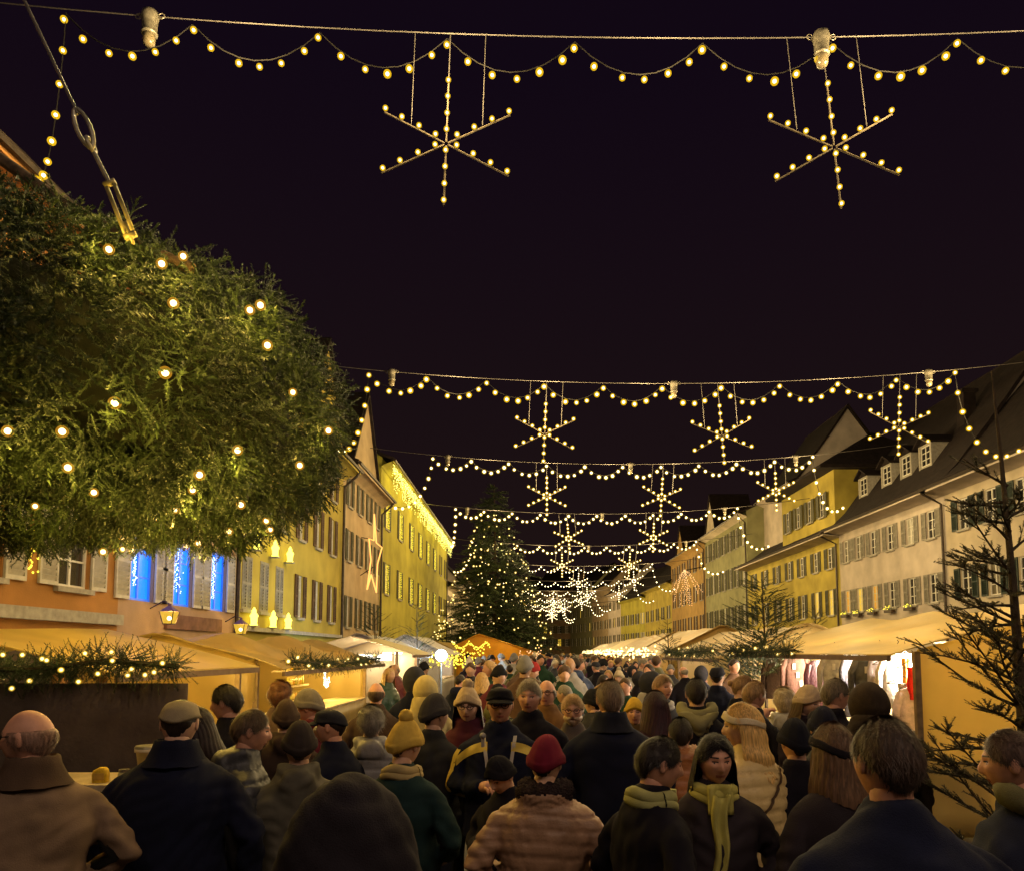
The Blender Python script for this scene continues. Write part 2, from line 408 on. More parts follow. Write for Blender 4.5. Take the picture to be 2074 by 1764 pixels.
# --- right row (p0 is the far end)
def rf_(y, y0, y1): return (y1-y)/(y1-y0)
y0, y1 = 16., 34.3
house('cream_house', 'cream house with dark green shutters at the right edge', (XR, y1), (XR, y0), 9.6, 15.5, W_CRM,
      [(rf_(y, y0, y1), z, .85, 1.35, dict(shut=GRN_SH)) for z in (4.2, 7.2) for y in (32.9, 30.9, 28.9, 26.9, 24.5, 22, 19.5)], over=1.0, soffit=W_GRY,
      doors=[(rf_(31, y0, y1), 1.4, 2.3, DOOR)], pipe=False)
y0, y1 = 34.3, 46.3
hR2 = house('dormer_house', 'pale grey house with a dark tiled roof, small dormers and window boxes', (XR, y1), (XR, y0), 9.6, 16.2, W_GRY,
      [(rf_(y, y0, y1), 7.2, .8, 1.3, dict(shut=GRY_SH)) for y in (45.3, 43.6, 41.7, 39.7, 37.6, 35.6)] +
      [(rf_(y, y0, y1), 4.2, .8, 1.35, dict(shut=GRY_SH, pane=p)) for y, p in ((45.3, ORGP), (43.6, YELP), (41.7, ORGP), (39.7, PANE), (37.6, PANE), (35.6, PANE))],
      over=1.0, soffit=W_GRY, doors=[(rf_(40, y0, y1), 1.4, 2.3, DOOR)])
def dormer(o, x, zb, y):
    """small gabled roof window"""
    d_ = MB(); w_, h_ = .62, 1.25
    d_.box(x-w_, x-w_+.14, y, y+2.2, zb, zb+h_); d_.box(x+w_-.14, x+w_, y, y+2.2, zb, zb+h_)
    d_.box(x-w_+.14, x+w_-.14, y+.02, y+.16, zb, zb+.16); d_.box(x-w_+.14, x+w_-.14, y+.02, y+.16, zb+h_-.1, zb+h_)
    dm = d_.build('dormer', SILL, o)
    r_ = MB()
    for s in (-1, 1):
        r_.add([(x+s*(w_+.2), y-.2, zb+h_-.08), (x, y-.2, zb+h_+.42), (x, y+2.4, zb+h_+.42), (x+s*(w_+.2), y+2.4, zb+h_-.08),
                (x+s*(w_+.2), y-.2, zb+h_+.02), (x, y-.2, zb+h_+.52), (x, y+2.4, zb+h_+.52), (x+s*(w_+.2), y+2.4, zb+h_+.02)],
               [(0, 1, 2, 3), (4, 7, 6, 5), (0, 4, 5, 1), (3, 2, 6, 7), (0, 3, 7, 4)])
    r_.add([(x-w_, y, zb+h_), (x+w_, y, zb+h_), (x, y, zb+h_+.42)], [(0, 1, 2)])
    r_.build('dormer_roof', TILE, dm)
    fm, pm, sm, shm, sw = win_meshes(.9, 1.0, 0)
    mobj('frame', fm, dm, FRAME, (x, y-.02, zb+.16)); mobj('pane', pm, dm, PANE, (x, y-.02, zb+.16))
for y in (45.0, 42.0, 39.8, 37.8): dormer(hR2, 46.3-y, 11.0, 1.0)
ch = MB(); ch.box(8.9, 9.5, 2.5, 3.1, 12.2, 14.6); ch.box(8.8, 9.6, 2.4, 3.2, 14.6, 14.75); ch.build('chimney', TILE, hR2)
y0, y1 = 46.3, 66.
hR3 = house('yellow_house', 'long yellow house with a raised attic storey and two lit windows', (XR, y1), (XR, y0), 9.5, 13.2, W_YEL,
      [(rf_(y, y0, y1), 7.1, .85, 1.3, dict(shut=OLV_SH)) for y in (47.8, 50.2, 52.8, 55.4, 58.2, 61.2, 64.2)] +
      [(rf_(y, y0, y1), 4.2, .85, 1.6, dict(shut=OLV_SH, pane=p)) for y, p in ((47.8, YELP), (50.2, YELP), (52.8, PANE), (55.4, PANE), (58.2, PANE), (61.2, PANE), (64.2, PANE))], over=1.1, soffit=W_GRY)
a = MB(); a.box(8.6, 18.6, .25, 7.5, 9.5, 13.4); at_ = a.build('attic_storey', W_YEL, hR3)
a = MB(); a.add([(8.0, -.8, 13.3), (19.2, -.8, 13.3), (19.2, 8, 13.3), (8.0, 8, 13.3), (10.5, 3.6, 16.2), (16.7, 3.6, 16.2), (8.0, -.8, 13.5), (19.2, -.8, 13.5), (19.2, 8, 13.5), (8.0, 8, 13.5)],
                [(0, 3, 2, 1), (0, 1, 7, 6), (1, 2, 8, 7), (2, 3, 9, 8), (3, 0, 6, 9), (6, 7, 5, 4), (7, 8, 5), (8, 9, 4, 5), (9, 6, 4)])
a.build('attic_roof', TILE, at_)
for x in (10.2, 12.4, 14.6, 16.8): add_window(hR3, x, 10.6, .85, 1.5, shut=OLV_SH, y=.12)
house('tall_gable_house', 'tall house with a pale bare gable rising behind the yellow house', (20.2, 66.), (20.2, 57.5), 15.0, 20.6, W_GRY, [], depth=8, pipe=False)
y0, y1 = 66., 82.
hR4 = house('grey_green_house', 'tall grey-green house with rows of narrow windows on the right', (XR, y1), (XR, y0), 14.2, 16.6, W_GRN,
      [(f, z, .9, h, dict(shut=OLV_SH)) for z, h in ((4.2, 1.9), (7.8, 1.9), (11.3, 1.8)) for f in (.08, .22, .36, .5, .64, .78, .92)], soffit=W_CRM)
front_gable(hR4, .5, 5.0, 14.3, 18.2, W_CRM)
y0, y1 = 82., 102.
hR5 = house('orange_house', 'orange house with a light umbrella ornament hung at its corner', (XR, y1), (XR, y0), 14., 16.4, W_ORG,
      [(f, z, .95, 1.8, dict(shut=BRN_SH, pane=YELP if (z > 10 and f > .8) else None)) for z in (4.2, 7.6, 11) for f in (.1, .26, .42, .58, .74, .9)])
front_gable(hR5, 4, 9, 14.1, 17.6, W_ORG)
far = [('ochre_terrace_house', 'ochre terrace house just beyond the orange house', (18.7, 102), (18.0, 121), 11.5, W_YEL),
       ('mustard_terrace_house', 'mustard terrace house with pale striped shutters', (18.0, 121), (15.9, 136), 11, W_LEM),
       ('narrow_grey_house', 'narrow grey terrace house between mustard and beige ones', (15.9, 136), (14.9, 148), 13, W_GRY),
       ('beige_terrace_house', 'beige terrace house far down the right side', (14.9, 148), (13.0, 163), 15, W_BEI),
       ('grey_green_terrace_house', 'dull green terrace house near the street end', (13.0, 163), (9.4, 183), 16, W_GRN),
       ('brown_end_house', 'brown house with small lit windows closing the street', (9.4, 183), (1.0, 190), 17, W_BRN),
       ('dark_end_house', 'dark house at the street end behind the tall tree', (1.0, 190), (-8, 192), 16, W_BRN)]
for k, (n_, l_, p1_, p0_, e_, wl) in enumerate(far):
    nf = 3 if k == 2 else 5
    house(n_, l_, p0_, p1_, e_, e_+5, wl,
          [((i+.5)/nf, 3.4+3.1*j, 1.0, 1.7, dict(shut=(WHT_SH if (k == 1 and i == 4) else OLV_SH), pane=(YELP if (i*7+j*5+k*3) % 9 == 0 else None)))
           for j in range(int((e_-3.5)//3.1)) for i in range(nf)], pipe=False)
# ================================================================== light garlands over the street
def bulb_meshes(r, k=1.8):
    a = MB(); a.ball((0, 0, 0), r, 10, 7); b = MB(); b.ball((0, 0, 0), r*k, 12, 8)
    return a.mesh('bulb', True), b.mesh('bulb_halo', True)
_bm = {}
def add_bulb(parent, p, r, glow=GLOW, halo=HALO):
    k = (round(r, 4), halo is HALOG)
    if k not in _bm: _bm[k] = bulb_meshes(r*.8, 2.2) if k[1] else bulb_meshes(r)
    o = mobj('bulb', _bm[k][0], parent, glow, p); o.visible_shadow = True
    mobj('bulb_halo', _bm[k][1], o, halo)  # glowing shell wider than the bulb, its halo painted in
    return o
def bulbs_joined(name, pts, r, parent, m, n=6, k=5):
    mb = MB()
    for p in pts: mb.ball(p, r, n, k)
    o = mb.build(name, m, parent, True); o['kind'] = 'stuff'; return o
WARM = (1, .71, .30)
NW = ['nearest', 'second', 'third', 'fourth', 'fifth', 'sixth', 'seventh', 'eighth', 'ninth', 'tenth', 'eleventh', 'unseen added']
rows = []   # Y, x left, z wire at middle, lateral reach of the left / right end swag, bulb radius
for i in range(11):
    Y = 10.6+13.4*i
    xl = (-6.87, -5.2, -4.85, -5.0, -4.9, -4.6, -4.6, -4.4, -4.2, -4.0, -3.5)[i]
    zm = (10.9, 10.45, 11.15, 11.1, 10.8, 10.6, 10.3, 10.2, 10.2, 10.2, 10.2)[i]
    rows.append((Y, xl, zm, (.3, .9, 1.8, .3, 1.5, 1.5, 1.5, 1.5, 1.5, 1.5, 1.5)[i], (1.9, 1.9, 1.4, 2.0, 2.2, 2.2, 2.2, 2.0, 2.0, 2.0, 2.0)[i],
                 (.031, .050, .060, .066, .068, .054, .056, .06, .064, .068, .07)[i]))
SC = 1.88
rows.append((-2.8, -5.2, 10.5, .9, 1.9, .05))   # unseen extra row added behind the viewer to light what faces back
star_parts = {}
LWATT = 670
for i, (Y, xl, zm, dxl, dxr, br) in enumerate(rows):
    far_ = 4 < i < 11; back_ = i == 11
    xm = xl+5*SC
    wz = lambda x: zm+.0052*(x-xm)**2
    xr = xl+10*SC if not far_ else xl+(9 if i < 7 else 7 if i < 9 else 5)*SC
    ns = int(round((xr-xl)/SC))
    g_ = empty('light_garland', (xl, Y, 0), 0, f'{NW[i]} scalloped light garland across the street, counted from the viewer', 'light garland', 'light garlands across the street')
    o_ = Vector((xl, Y, 0))
    mb = MB(); mb.tube([Vector((x, Y, wz(x)))-o_ for x in np.linspace(-7.95, 18.65, 24)], .010+.003*(i % 11), 5); mb.build('span_wire', WIRE, g_)
    pts = []; cab = []
    for s in range(ns):
        xa = xl+s*SC
        for t in (0, .16, .36, .54, .72, .89):
            x = xa+t*SC; d = .17+.5*(1-(2*t-1)**2)+random.uniform(-.02, .02)
            pts.append((x+random.uniform(-.03, .03), Y, wz(x)-d))
        for t in np.linspace(0, 1, 9)[:-1]:
            x = xa+t*SC; cab.append((x, Y, wz(x)-.12-.5*(1-(2*t-1)**2)))
    pts.append((xr, Y, wz(xr)-.1)); cab.append((xr, Y, wz(xr)-.12))
    nd = 8
    lc = [(xl, Y, wz(xl)-.1)]; rc = [(xr, Y, wz(xr)-.1)]
    for k in range(1, nd+1):
        t = k/nd
        lc.append((xl-dxl*t**1.6, Y, wz(xl)-.1-2.55*math.sin(t*PI*.55)/math.sin(PI*.55)))
        rc.append((xr+dxr*t**1.7, Y, wz(xr)-.1-2.6*math.sin(t*PI*.62)/math.sin(PI*.62)*.98))
    pts += lc[1:]+rc[1:]
    mb = MB(); mb.tube([Vector(p)+Vector((0, .01, .05))-o_ for p in list(reversed(lc))+cab+rc], .010+.0025*(i % 11), 4); mb.build('cable', CABLE, g_)
    if not far_:
        for p in pts: add_bulb(g_, Vector(p)-o_, br*random.uniform(.85, 1.12), GLOWG if i == 0 else GLOW, HALOG if i < 2 else HALO)
    else: bulbs_joined('bulbs', [Vector(p)-o_ for p in pts], br, g_, GLOW)
    for x in np.linspace(xl+2.6, xr-.4, 6 if (i < 6 or back_) else 3):
        lamp('garland_light', Vector((x, Y-.75, wz(x)-1.0))-o_, WARM if not back_ else (1, .74, .54), LWATT*(5/3 if 5 < i < 11 else .56 if back_ else .84), .15, g_)
    # stars
    sidx = {3: (4, 7), 4: (4, 7), 5: (5, 8), 6: (6, 8), 7: (4, 6), 8: (5,), 9: (4,), 10: (4,)}.get(i, (3, 6, 9))
    for j, s in enumerate(sidx):
        if s > ns: continue
        wh = ('only one', '')[len(sidx) > 1] or (('left one', 'right one') if len(sidx) == 2 else ('left one', 'middle one', 'right one'))[j]
        x = xl+s*SC; zc = wz(x)-1.72
        st = empty('star_ornament', (x, Y, zc), random.uniform(-.06, .06), f'six-armed bulb star, {wh} hanging from the {NW[i]} light garland', 'star ornament', 'bulb stars under the light garlands')
        st.rotation_euler[1] = random.uniform(-.09, .09)
        a = MB()
        for k in range(6):
            an = PI/2+k*PI/3; dx, dz = math.cos(an)*1.04, math.sin(an)*.92
            L = Matrix.Rotation(0, 4, 'Y')
            q = Vector((dx, 0, dz)).normalized()
            a.tube([q*.03, Vector((dx, 0, dz))*1.02], .014+.003*(i % 11), 5)
        a.build('star_frame', mat('dull painted bar', (.07, .055, .035), .8, .2, 9, 0), st)
        h = MB()
        for sx in (-.52, .52): h.tube([(sx, 0, .30), (sx, 0, wz(x+sx)-zc)], .006+.002*i, 4)
        h.tube([(0, 0, .9), (0, 0, wz(x)-zc)], .008+.002*i, 4)
        h.build('hanger', WIRE, st)
        bp = [Vector((math.cos(PI/2+k*PI/3)*r_*1.13, -.03, math.sin(PI/2+k*PI/3)*r_+.05)) for k in range(6) for r_ in (.16, .41, .67, .92)]
        if not far_:
            for p in bp: add_bulb(st, p, br*.74, GLOWG if i < 2 else GLOW, HALOG)
        else: bulbs_joined('bulbs', bp, br*.75, st, GLOW)
    # unlit lamps on the span wire
    for j, x in enumerate((xl+(1.25 if i == 0 else .75), xl+(5.93 if i == 0 else 5.2)*SC, xr-.85)):
        if far_ or back_: continue
        l_ = empty('hanging_lamp', (x, Y, wz(x)), 0, f'grey cylindrical hanging lamp, {("left", "middle", "right")[j]} one on the {NW[i]} span wire', 'street lamp', 'hanging lamps on the span wires')
        l_.scale = (.85, .85, .85)
        b = MB(); b.loft([(0, 0, .08, .09, .09), (0, 0, .07, .13, .13), (0, 0, -.02, .15, .15), (0, 0, -.10, .13, .13), (0, 0, -.30, .12, .12), (0, 0, -.31, .135, .135), (0, 0, -.34, .135, .135)], 14)
        b.build('housing', GALV, l_, True)
        b = MB(); b.loft([(0, 0, -.342, .10, .10), (0, 0, -.46, .105, .105), (0, 0, -.53, .09, .09), (0, 0, -.56, .04, .04)], 14)
        b.build('lamp_glass', glass_mat('frosted lamp glass', (.16, .13, .08), .25), l_, True)
        b = MB()
        for sx in (-1, 1):
            b.tube([Vector((sx*.20+.05*math.cos(t), 0, .0+.05*math.sin(t))) for t in np.linspace(0, 2*PI, 11)], .010, 4)
            b.box(min(sx*.12, sx*.17), max(sx*.12, sx*.17), -.012, .012, -.012, .012)
        b.build('bracket', GALV, l_)

# ================================================================== fir sprigs
def make_sprig(nn, nl, w, seed, flat=.55):
    """unit-length sprig along +Z made of thin needle triangles and a stem"""
    q = np.random.default_rng(seed); V = []; T = []
    for a in range(3):
        t = 2*PI*a/3; V.append((w*.9*math.cos(t), w*.9*math.sin(t), 0))
    V.append((0, 0, 1)); T += [(0, 1, 3), (1, 2, 3), (2, 0, 3)]
    for i in range(nn):
        z = .06+.94*i/nn; az = q.uniform(0, 2*PI); l = nl*q.uniform(.7, 1.15)*(1-.35*z)
        d = np.array([math.cos(az), math.sin(az)*flat, q.uniform(.45, .95)]); d /= np.linalg.norm(d)
        sd = np.cross(d, [0, 0, 1.]); sd /= max(1e-6, np.linalg.norm(sd))
        b = np.array([0, 0, z]); k = len(V)
        V += [tuple(b-sd*w), tuple(b+sd*w), tuple(b+d*l)]; T.append((k, k+1, k+2))
    return np.array(V), np.array(T)
def make_spray(sp, ns=5, seed=0):
    """flat branch: a leading sprig with side sprigs"""
    q = np.random.default_rng(seed); V = [sp[0]]; T = [sp[1]]; n = len(sp[0])
    for i in range(ns):
        z = .12+.7*i/ns; s = -1 if i % 2 else 1; l = (.62-.42*z)*q.uniform(.8, 1.2); an = s*R(q.uniform(42, 60))
        c, sn = math.cos(an), math.sin(an)
        W = sp[0]*l; W = np.stack([W[:, 0]*c+W[:, 2]*sn, W[:, 1], -W[:, 0]*sn+W[:, 2]*c], 1); W[:, 2] += z
        V.append(W); T.append(sp[1]+n*(i+1))
    return np.concatenate(V), np.concatenate(T)
def scatter(tpls, pos, dirs, lens, name, m):
    """copies of sprig templates turned to dirs, as one triangle mesh"""
    VV = []; TT = []; off = 0
    pos = np.asarray(pos, float); dirs = np.asarray(dirs, float); dirs /= np.linalg.norm(dirs, axis=1, keepdims=True)
    which = rng.integers(0, len(tpls), len(pos))
    for k, (V, T) in enumerate(tpls):
        I = np.where(which == k)[0]
        if not len(I): continue
        d = dirs[I]; ref = np.tile([[.13, .2, 1.]], (len(I), 1)); ref[np.abs(d[:, 2]) > .9] = (1, .1, 0)
        a = np.cross(ref, d); a /= np.linalg.norm(a, axis=1, keepdims=True); b = np.cross(d, a)
        ang = rng.uniform(-.7, .7, len(I))[:, None]; a, b = a*np.cos(ang)+b*np.sin(ang), b*np.cos(ang)-a*np.sin(ang)
        L = np.asarray(lens)[I][:, None, None]
        W = (V[None, :, 0:1]*a[:, None]+V[None, :, 1:2]*b[:, None]+V[None, :, 2:3]*d[:, None])*L+pos[I][:, None]
        VV.append(W.reshape(-1, 3)); n = len(V)
        TT.append((T[None]+(np.arange(len(I))*n)[:, None, None]).reshape(-1, 3)+off); off += n*len(I)
    return np_mesh(name, np.concatenate(VV), np.concatenate(TT), m)
FIR = mat('fir needles', (.032, .052, .017), .55, .55, 2.2, 0, spec=.4)
FIRD = mat('dark fir needles', (.028, .042, .016), .6, .5, 1.5, 0, spec=.3)
BARK = mat('spruce bark', (.055, .038, .022), .9, .4, 14, .5)
spg = [make_sprig(40, .15, .015, s) for s in range(4)]
spw = [make_sprig(27, .19, .029, s+9, .8) for s in range(5)]; spb = [make_sprig(22, .20, .030, s+20) for s in range(4)]; sprb = [make_spray(spb[s % 4], 5, s) for s in range(4)]
spr = [make_spray(spg[s % 4], 5, s) for s in range(4)]

# ================================================================== giant hanging fir wreath
WC = Vector((-4.56, 6.75, 4.08)); WR, Wr = 1.75, 1.07
wre = empty('fir_wreath', (WC.x, WC.y, WC.z-Wr), 0, 'giant fir branch wreath with warm bulbs hanging at the upper left', 'wreath')
ob = Vector((WC.x, WC.y, WC.z-Wr))
def tor(u, v, r): return np.array([(WR+r*math.cos(v))*math.cos(u), (WR+r*math.cos(v))*math.sin(u), r*math.sin(v)+Wr])
pos = []; dirs = []; ln = []
for _ in range(22000):
    u = random.uniform(-1.5, PI*.8); v = random.uniform(-PI, PI)
    if math.cos(v) < -.93: continue
    lump = .07*math.sin(5*u+2*v)+.05*math.sin(9*u-4*v+1)
    r_ = Wr*(.55+.39*random.random()**.6)+lump
    n = np.array([math.cos(v)*math.cos(u), math.cos(v)*math.sin(u), math.sin(v)])
    tv = np.array([-math.sin(v)*math.cos(u), -math.sin(v)*math.sin(u), math.cos(v)]); tu = np.array([-math.sin(u), math.cos(u), 0])
    a = random.uniform(0, 2*PI); d = n*random.uniform(.35, .9)+(tu*math.cos(a)+tv*math.sin(a))*.8+tu*.35*math.sin(7*u+3*v)+tv*.35*math.sin(5*v-4*u)+np.array([0, 0, -.2])
    pos.append(tor(u, v, r_)); dirs.append(d); ln.append(random.uniform(.12, .24))
boughs = [make_spray(make_sprig(25, .19, .026, s+40, .45), 6, s+3) for s in range(4)]; bp_ = []; bd_ = []; bl_ = []
for k in range(2700):
    u = random.uniform(-1.6, PI); v = random.uniform(-PI, PI)
    if (math.cos(v) < -.9): continue
    n = np.array([math.cos(v)*math.cos(u), math.cos(v)*math.sin(u), math.sin(v)]); tu = np.array([-math.sin(u), math.cos(u), 0])
    d = n*random.uniform(.15, .5)+tu*random.uniform(-.9, .9)+np.array([0, 0, random.uniform(-.9, .05)])
    bp_.append(tor(u, v, Wr*random.uniform(.70, .92)+.06*math.sin(5*u+2*v))); bd_.append(d); bl_.append(random.uniform(.20, .36))
fb = mobj('boughs', scatter(boughs, bp_, bd_, bl_, 'boughs', FIR), wre); fb['kind'] = 'stuff'
fo = mobj('foliage', scatter(spw, pos, dirs, ln, 'foliage', FIR), wre); fo['kind'] = 'stuff'
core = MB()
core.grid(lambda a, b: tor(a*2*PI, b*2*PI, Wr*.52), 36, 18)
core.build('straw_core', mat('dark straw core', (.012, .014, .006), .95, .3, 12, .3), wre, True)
def on_wreath(px, py):
    p = Vector((0, 0, CAM_Z)); d = (px_at(px, py, 1)-p).normalized(); t = 2.
    for _ in range(90):
        q = p+d*t-WC; s = math.hypot(math.hypot(q.x, q.y)-WR, q.z)-Wr*.97
        if s < .01: break
        t += s*.9
        if t > 14: return None
    return p+d*(t-.05)
for zx, zy in ((557, 155), (827, 228), (937, 190), (887, 430), (1278, 465), (1332, 440), (1368, 645), (845, 785), (587, 940), (1498, 885), (1680, 1080), (318, 1085), (40, 1083),
               (347, 1268), (1215, 1180), (1020, 1305), (1533, 1257), (480, 1395), (180, 1465), (895, 1482), (805, 1525), (1232, 1458), (1362, 1540), (1382, 1585), (1172, 1595),
               (625, 1625), (627, 1685), (672, 1690), (527, 1698), (985, 1383), (950, 1670), (1015, 1655)):
    p = on_wreath(zx*.396, zy*.396+444.5)
    if p is None: p = px_at(zx*.396, zy*.396+444.5, 6.2)
    add_bulb(wre, p-ob, .022*random.uniform(.85, 1.1), GLOWA, HALOA)
    c_ = (p-WC); h_ = Vector((c_.x, c_.y, 0)).normalized()*WR; n_ = (c_-h_).normalized()
    lamp('bulb_light', p-ob+n_*.12+Vector((random.uniform(-.06, .06), 0, -.07)), (1, .62, .10), 11.0, .03, wre)
b = MB(); b.tube([px_at(-160, 200, 5.9)-ob, px_at(0, 322, 5.7)-ob, px_at(125, 410, 5.6)-ob, px_at(265, 492, 5.5)-ob, px_at(390, 545, 5.5)-ob], .045, 8)
b.build('ring_pole', mat('wrapped wooden pole', (.09, .06, .035), .9, .4, 20, .4), wre, True)
# suspension cable with shackle and turnbuckle
tb = empty('suspension_cable', px_at(265, 485, 4.75), 0, 'steel suspension cable with chain link and turnbuckle above the wreath', 'cable')
to = px_at(265, 485, 4.75)
def seg(a, b, t): return a.lerp(b, t)
A, B, C_, D_, E_ = [px_at(x, y, 4.75)-to for x, y in ((30, -40), (158, 232), (186, 300), (222, 372), (264, 478))]
m = MB(); m.tube([A, B], .011, 6); m.build('rope', WIRE, tb)
ax = (C_-B).normalized(); sd = ax.cross(Vector((0, 1, 0))).normalized()
for k, (p, q, tw) in enumerate(((seg(A, B, .96), C_, sd), (seg(B, C_, .72), seg(C_, D_, .12), Vector((0, 1, 0))))):
    c = (p+q)/2; L = (q-p).length/2; m = MB()
    m.tube([c+ax*(L*math.cos(t))+tw*(.034*math.sin(t)*(1+.3*abs(math.sin(t)))) for t in np.linspace(0, 2*PI, 17)], .014, 6)
    m.build('chain_link', GALV, tb, True)
m = MB(); m.tube([seg(C_, D_, .1), D_], .015, 6); m.build('eye_bolt', GALV, tb)
ax2 = (E_-D_).normalized(); sd2 = ax2.cross(Vector((0, 1, 0))).normalized(); m = MB()
for s in (-1, 1): m.tube([D_+sd2*(.026*s), E_+sd2*(.026*s)], .014, 6)
m.tube([D_-sd2*.038, D_+sd2*.038], .021, 8); m.tube([E_-sd2*.038, E_+sd2*.038], .022, 8); m.tube([E_-ax2*.10, E_+ax2*.06], .011, 6)
m.build('turnbuckle', mat('yellowed steel', (.20, .17, .07), .5, .3, 20, .1, metal=.3), tb, True)

# ================================================================== conifers
def fir_tree(name, label, x, y, h, rad, n, m, tpls, lscale, seed, stem=True, z0=.3, droop=-.25, cat='fir tree'):
    q = random.Random(seed); t = empty(name, (x, y, 0), 0, label, cat)
    b = MB(); b.tube([(0, 0, 0), (.01*h, 0, h*.5), (0, 0, h)], [.022*h*.6, .012*h*.6, .002*h], 7); b.build('trunk', BARK, t)
    pos = []; dirs = []; ln = []; limbs = MB()
    for i in range(n):
        f = (i+q.random())/n; f = 1-(1-f)**.62
        z = z0+(h-z0)*f; az = q.uniform(0, 2*PI); Rr = rad*(1-f)*q.uniform(.6, 1.1)*(1+.12*math.sin(3*az))+.03*h*(.25)
        d = np.array([math.cos(az), math.sin(az), droop+q.uniform(-.15, .25)])
        if q.random() < .16: limbs.tube([(0, 0, z), tuple(np.array((0, 0, z))+d*Rr*.8)], [.006*h*.35, .003], 4)
        k = max(2, int(Rr/(lscale*.55)))
        for s in range(k):
            u = (s+.7)/k; p = np.array((0, 0, z))+d*Rr*u+np.array([0, 0, -.12*Rr*u*u])
            a2 = az+q.uniform(-.8, .8); pos.append(p); dirs.append((math.cos(a2), math.sin(a2), droop+q.uniform(-.2, .35))); ln.append(lscale*q.uniform(.7, 1.25))
    c = mobj('crown', scatter(tpls, pos, dirs, ln, 'crown', m), t); c['kind'] = 'stuff'
    limbs.build('limbs', BARK, t)
    return t
xt = fir_tree('christmas_tree', 'tall dark christmas tree dotted with small lights on the left of the street', -3.0, 62, 15.6, 5.5, 480, FIRD, sprb, 1.15, 3, z0=1.2)
q = random.Random(5)
for i in range(230):
    f = 1-math.sqrt(q.random()*.94+.03); az = q.uniform(-PI, .0) if q.random() < .85 else q.uniform(0, PI)
    rr = (5.4*(1-f)*q.uniform(.86, 1.06)+.25)
    z = 1.4+14.0*f
    add_bulb(xt, (rr*math.cos(az), rr*math.sin(az), z-.1*rr), .045*q.uniform(.7, 1.25), GLOWT, HALO)
for f, az in ((.1, -2.), (.1, -1.), (.35, -1.5), (.6, -1.5), (.3, -2.6), (.3, -.5)):
    rr = 4.9*(1-f)+.9; lamp('tree_light', (rr*math.cos(az), rr*math.sin(az), 1.4+14*f), (1, .7, .25), 22, .2, xt)
fir_tree('spruce_sapling', 'dark cut spruce behind the clothes stall, right of the grey-green house', 4.1, 13.6, 3.2, 1.05, 230, FIRD, spg, .34, 8, z0=1.2, droop=.35)
fir_tree('thin_spruce', 'thin bare spruce by the striped awning on the left', -4.5, 22.2, 3.3, 1.0, 70, FIRD, spg, .34, 9, z0=1.0, droop=.5)
fir_tree('small_spruce', 'small spruce standing behind the right-hand stall roofs', 7.2, 19.5, 3.1, .6, 60, FIRD, spg, .28, 10, z0=1.2, droop=.5)
fir_tree('slender_spruce', 'slender spruce beside the lit booths left of the lamp', -4.0, 27, 3.6, .8, 60, FIRD, spg, .32, 12, z0=1.0, droop=.5)
fir_tree('stall_spruce', 'little spruce between the far right-hand stalls', 3.9, 22, 2.9, .7, 60, FIRD, spg, .28, 13, z0=.8, droop=.4)
# the sparse spruce close by on the right
def sparse_spruce():
    bx, by = 2.86, 4.55
    t = empty('sparse_spruce', (bx, by, 0), 0, 'sparse spruce with bare upswept twigs at the right edge', 'fir tree')
    q = random.Random(21)
    b = MB(); b.tube([(0, 0, 0), (.02, 0, 1.2), (0, 0, 2.3), (-.03, 0, 3.05), (-.06, 0, 3.6)], [.05, .038, .022, .012, .004], 8); b.build('trunk', BARK, t)
    tw = MB(); pos = []; dirs = []; ln = []
    for i in range(54):
        z = .45+2.45*(i/54)+q.uniform(-.05, .05); az = q.uniform(0, 2*PI)
        if i % 2 == 0: az = PI+q.uniform(-.75, .75)
        L = (1.02-.27*z)*q.uniform(.6, 1.05)+.08; up = q.uniform(-.05, .85)
        d = Vector((math.cos(az), math.sin(az), up)).normalized()
        cv = q.uniform(-.25, .45); sw = d.cross(Vector((0, 0, 1))).normalized()*q.uniform(-.2, .2)
        cur = lambda s: Vector((0, 0, z))+d*(L*s)+(Vector((0, 0, cv))+sw)*(L*s*s)
        pts = [cur(s) for s in (0, .25, .5, .75, 1)]
        tw.tube(pts, [.011, .008, .006, .005, .003], 5)
        for s in range(int(L/.042)):
            u = .18+.82*s/(L/.042); p = cur(u)
            sd = d.cross(Vector((0, 0, 1))).normalized()*(1 if s % 2 else -1)
            dd = d*.8+sd*q.uniform(.4, .9)+Vector((0, 0, q.uniform(-.1, .3)))
            pos.append(p); dirs.append(tuple(dd)); ln.append(q.uniform(.05, .13)*(1.25-.4*u))
            if q.random() < .45:
                e = p+dd.normalized()*q.uniform(.07, .26)*(1.2-u); tw.tube([p, e], [.004, .002], 4)
                for _ in range(5): pos.append(p.lerp(e, q.random())); dirs.append(tuple(dd+Vector((q.uniform(-.5, .5), q.uniform(-.5, .5), .2)))); ln.append(q.uniform(.04, .09))
    tw.build('branches', BARK, t)
    c = mobj('crown', scatter([make_sprig(26, .26, .035, s) for s in range(3)], pos, dirs, ln, 'crown', mat('brownish spruce needles', (.070, .062, .028), .6, .5, 9, 0)), t); c['kind'] = 'stuff'
sparse_spruce()

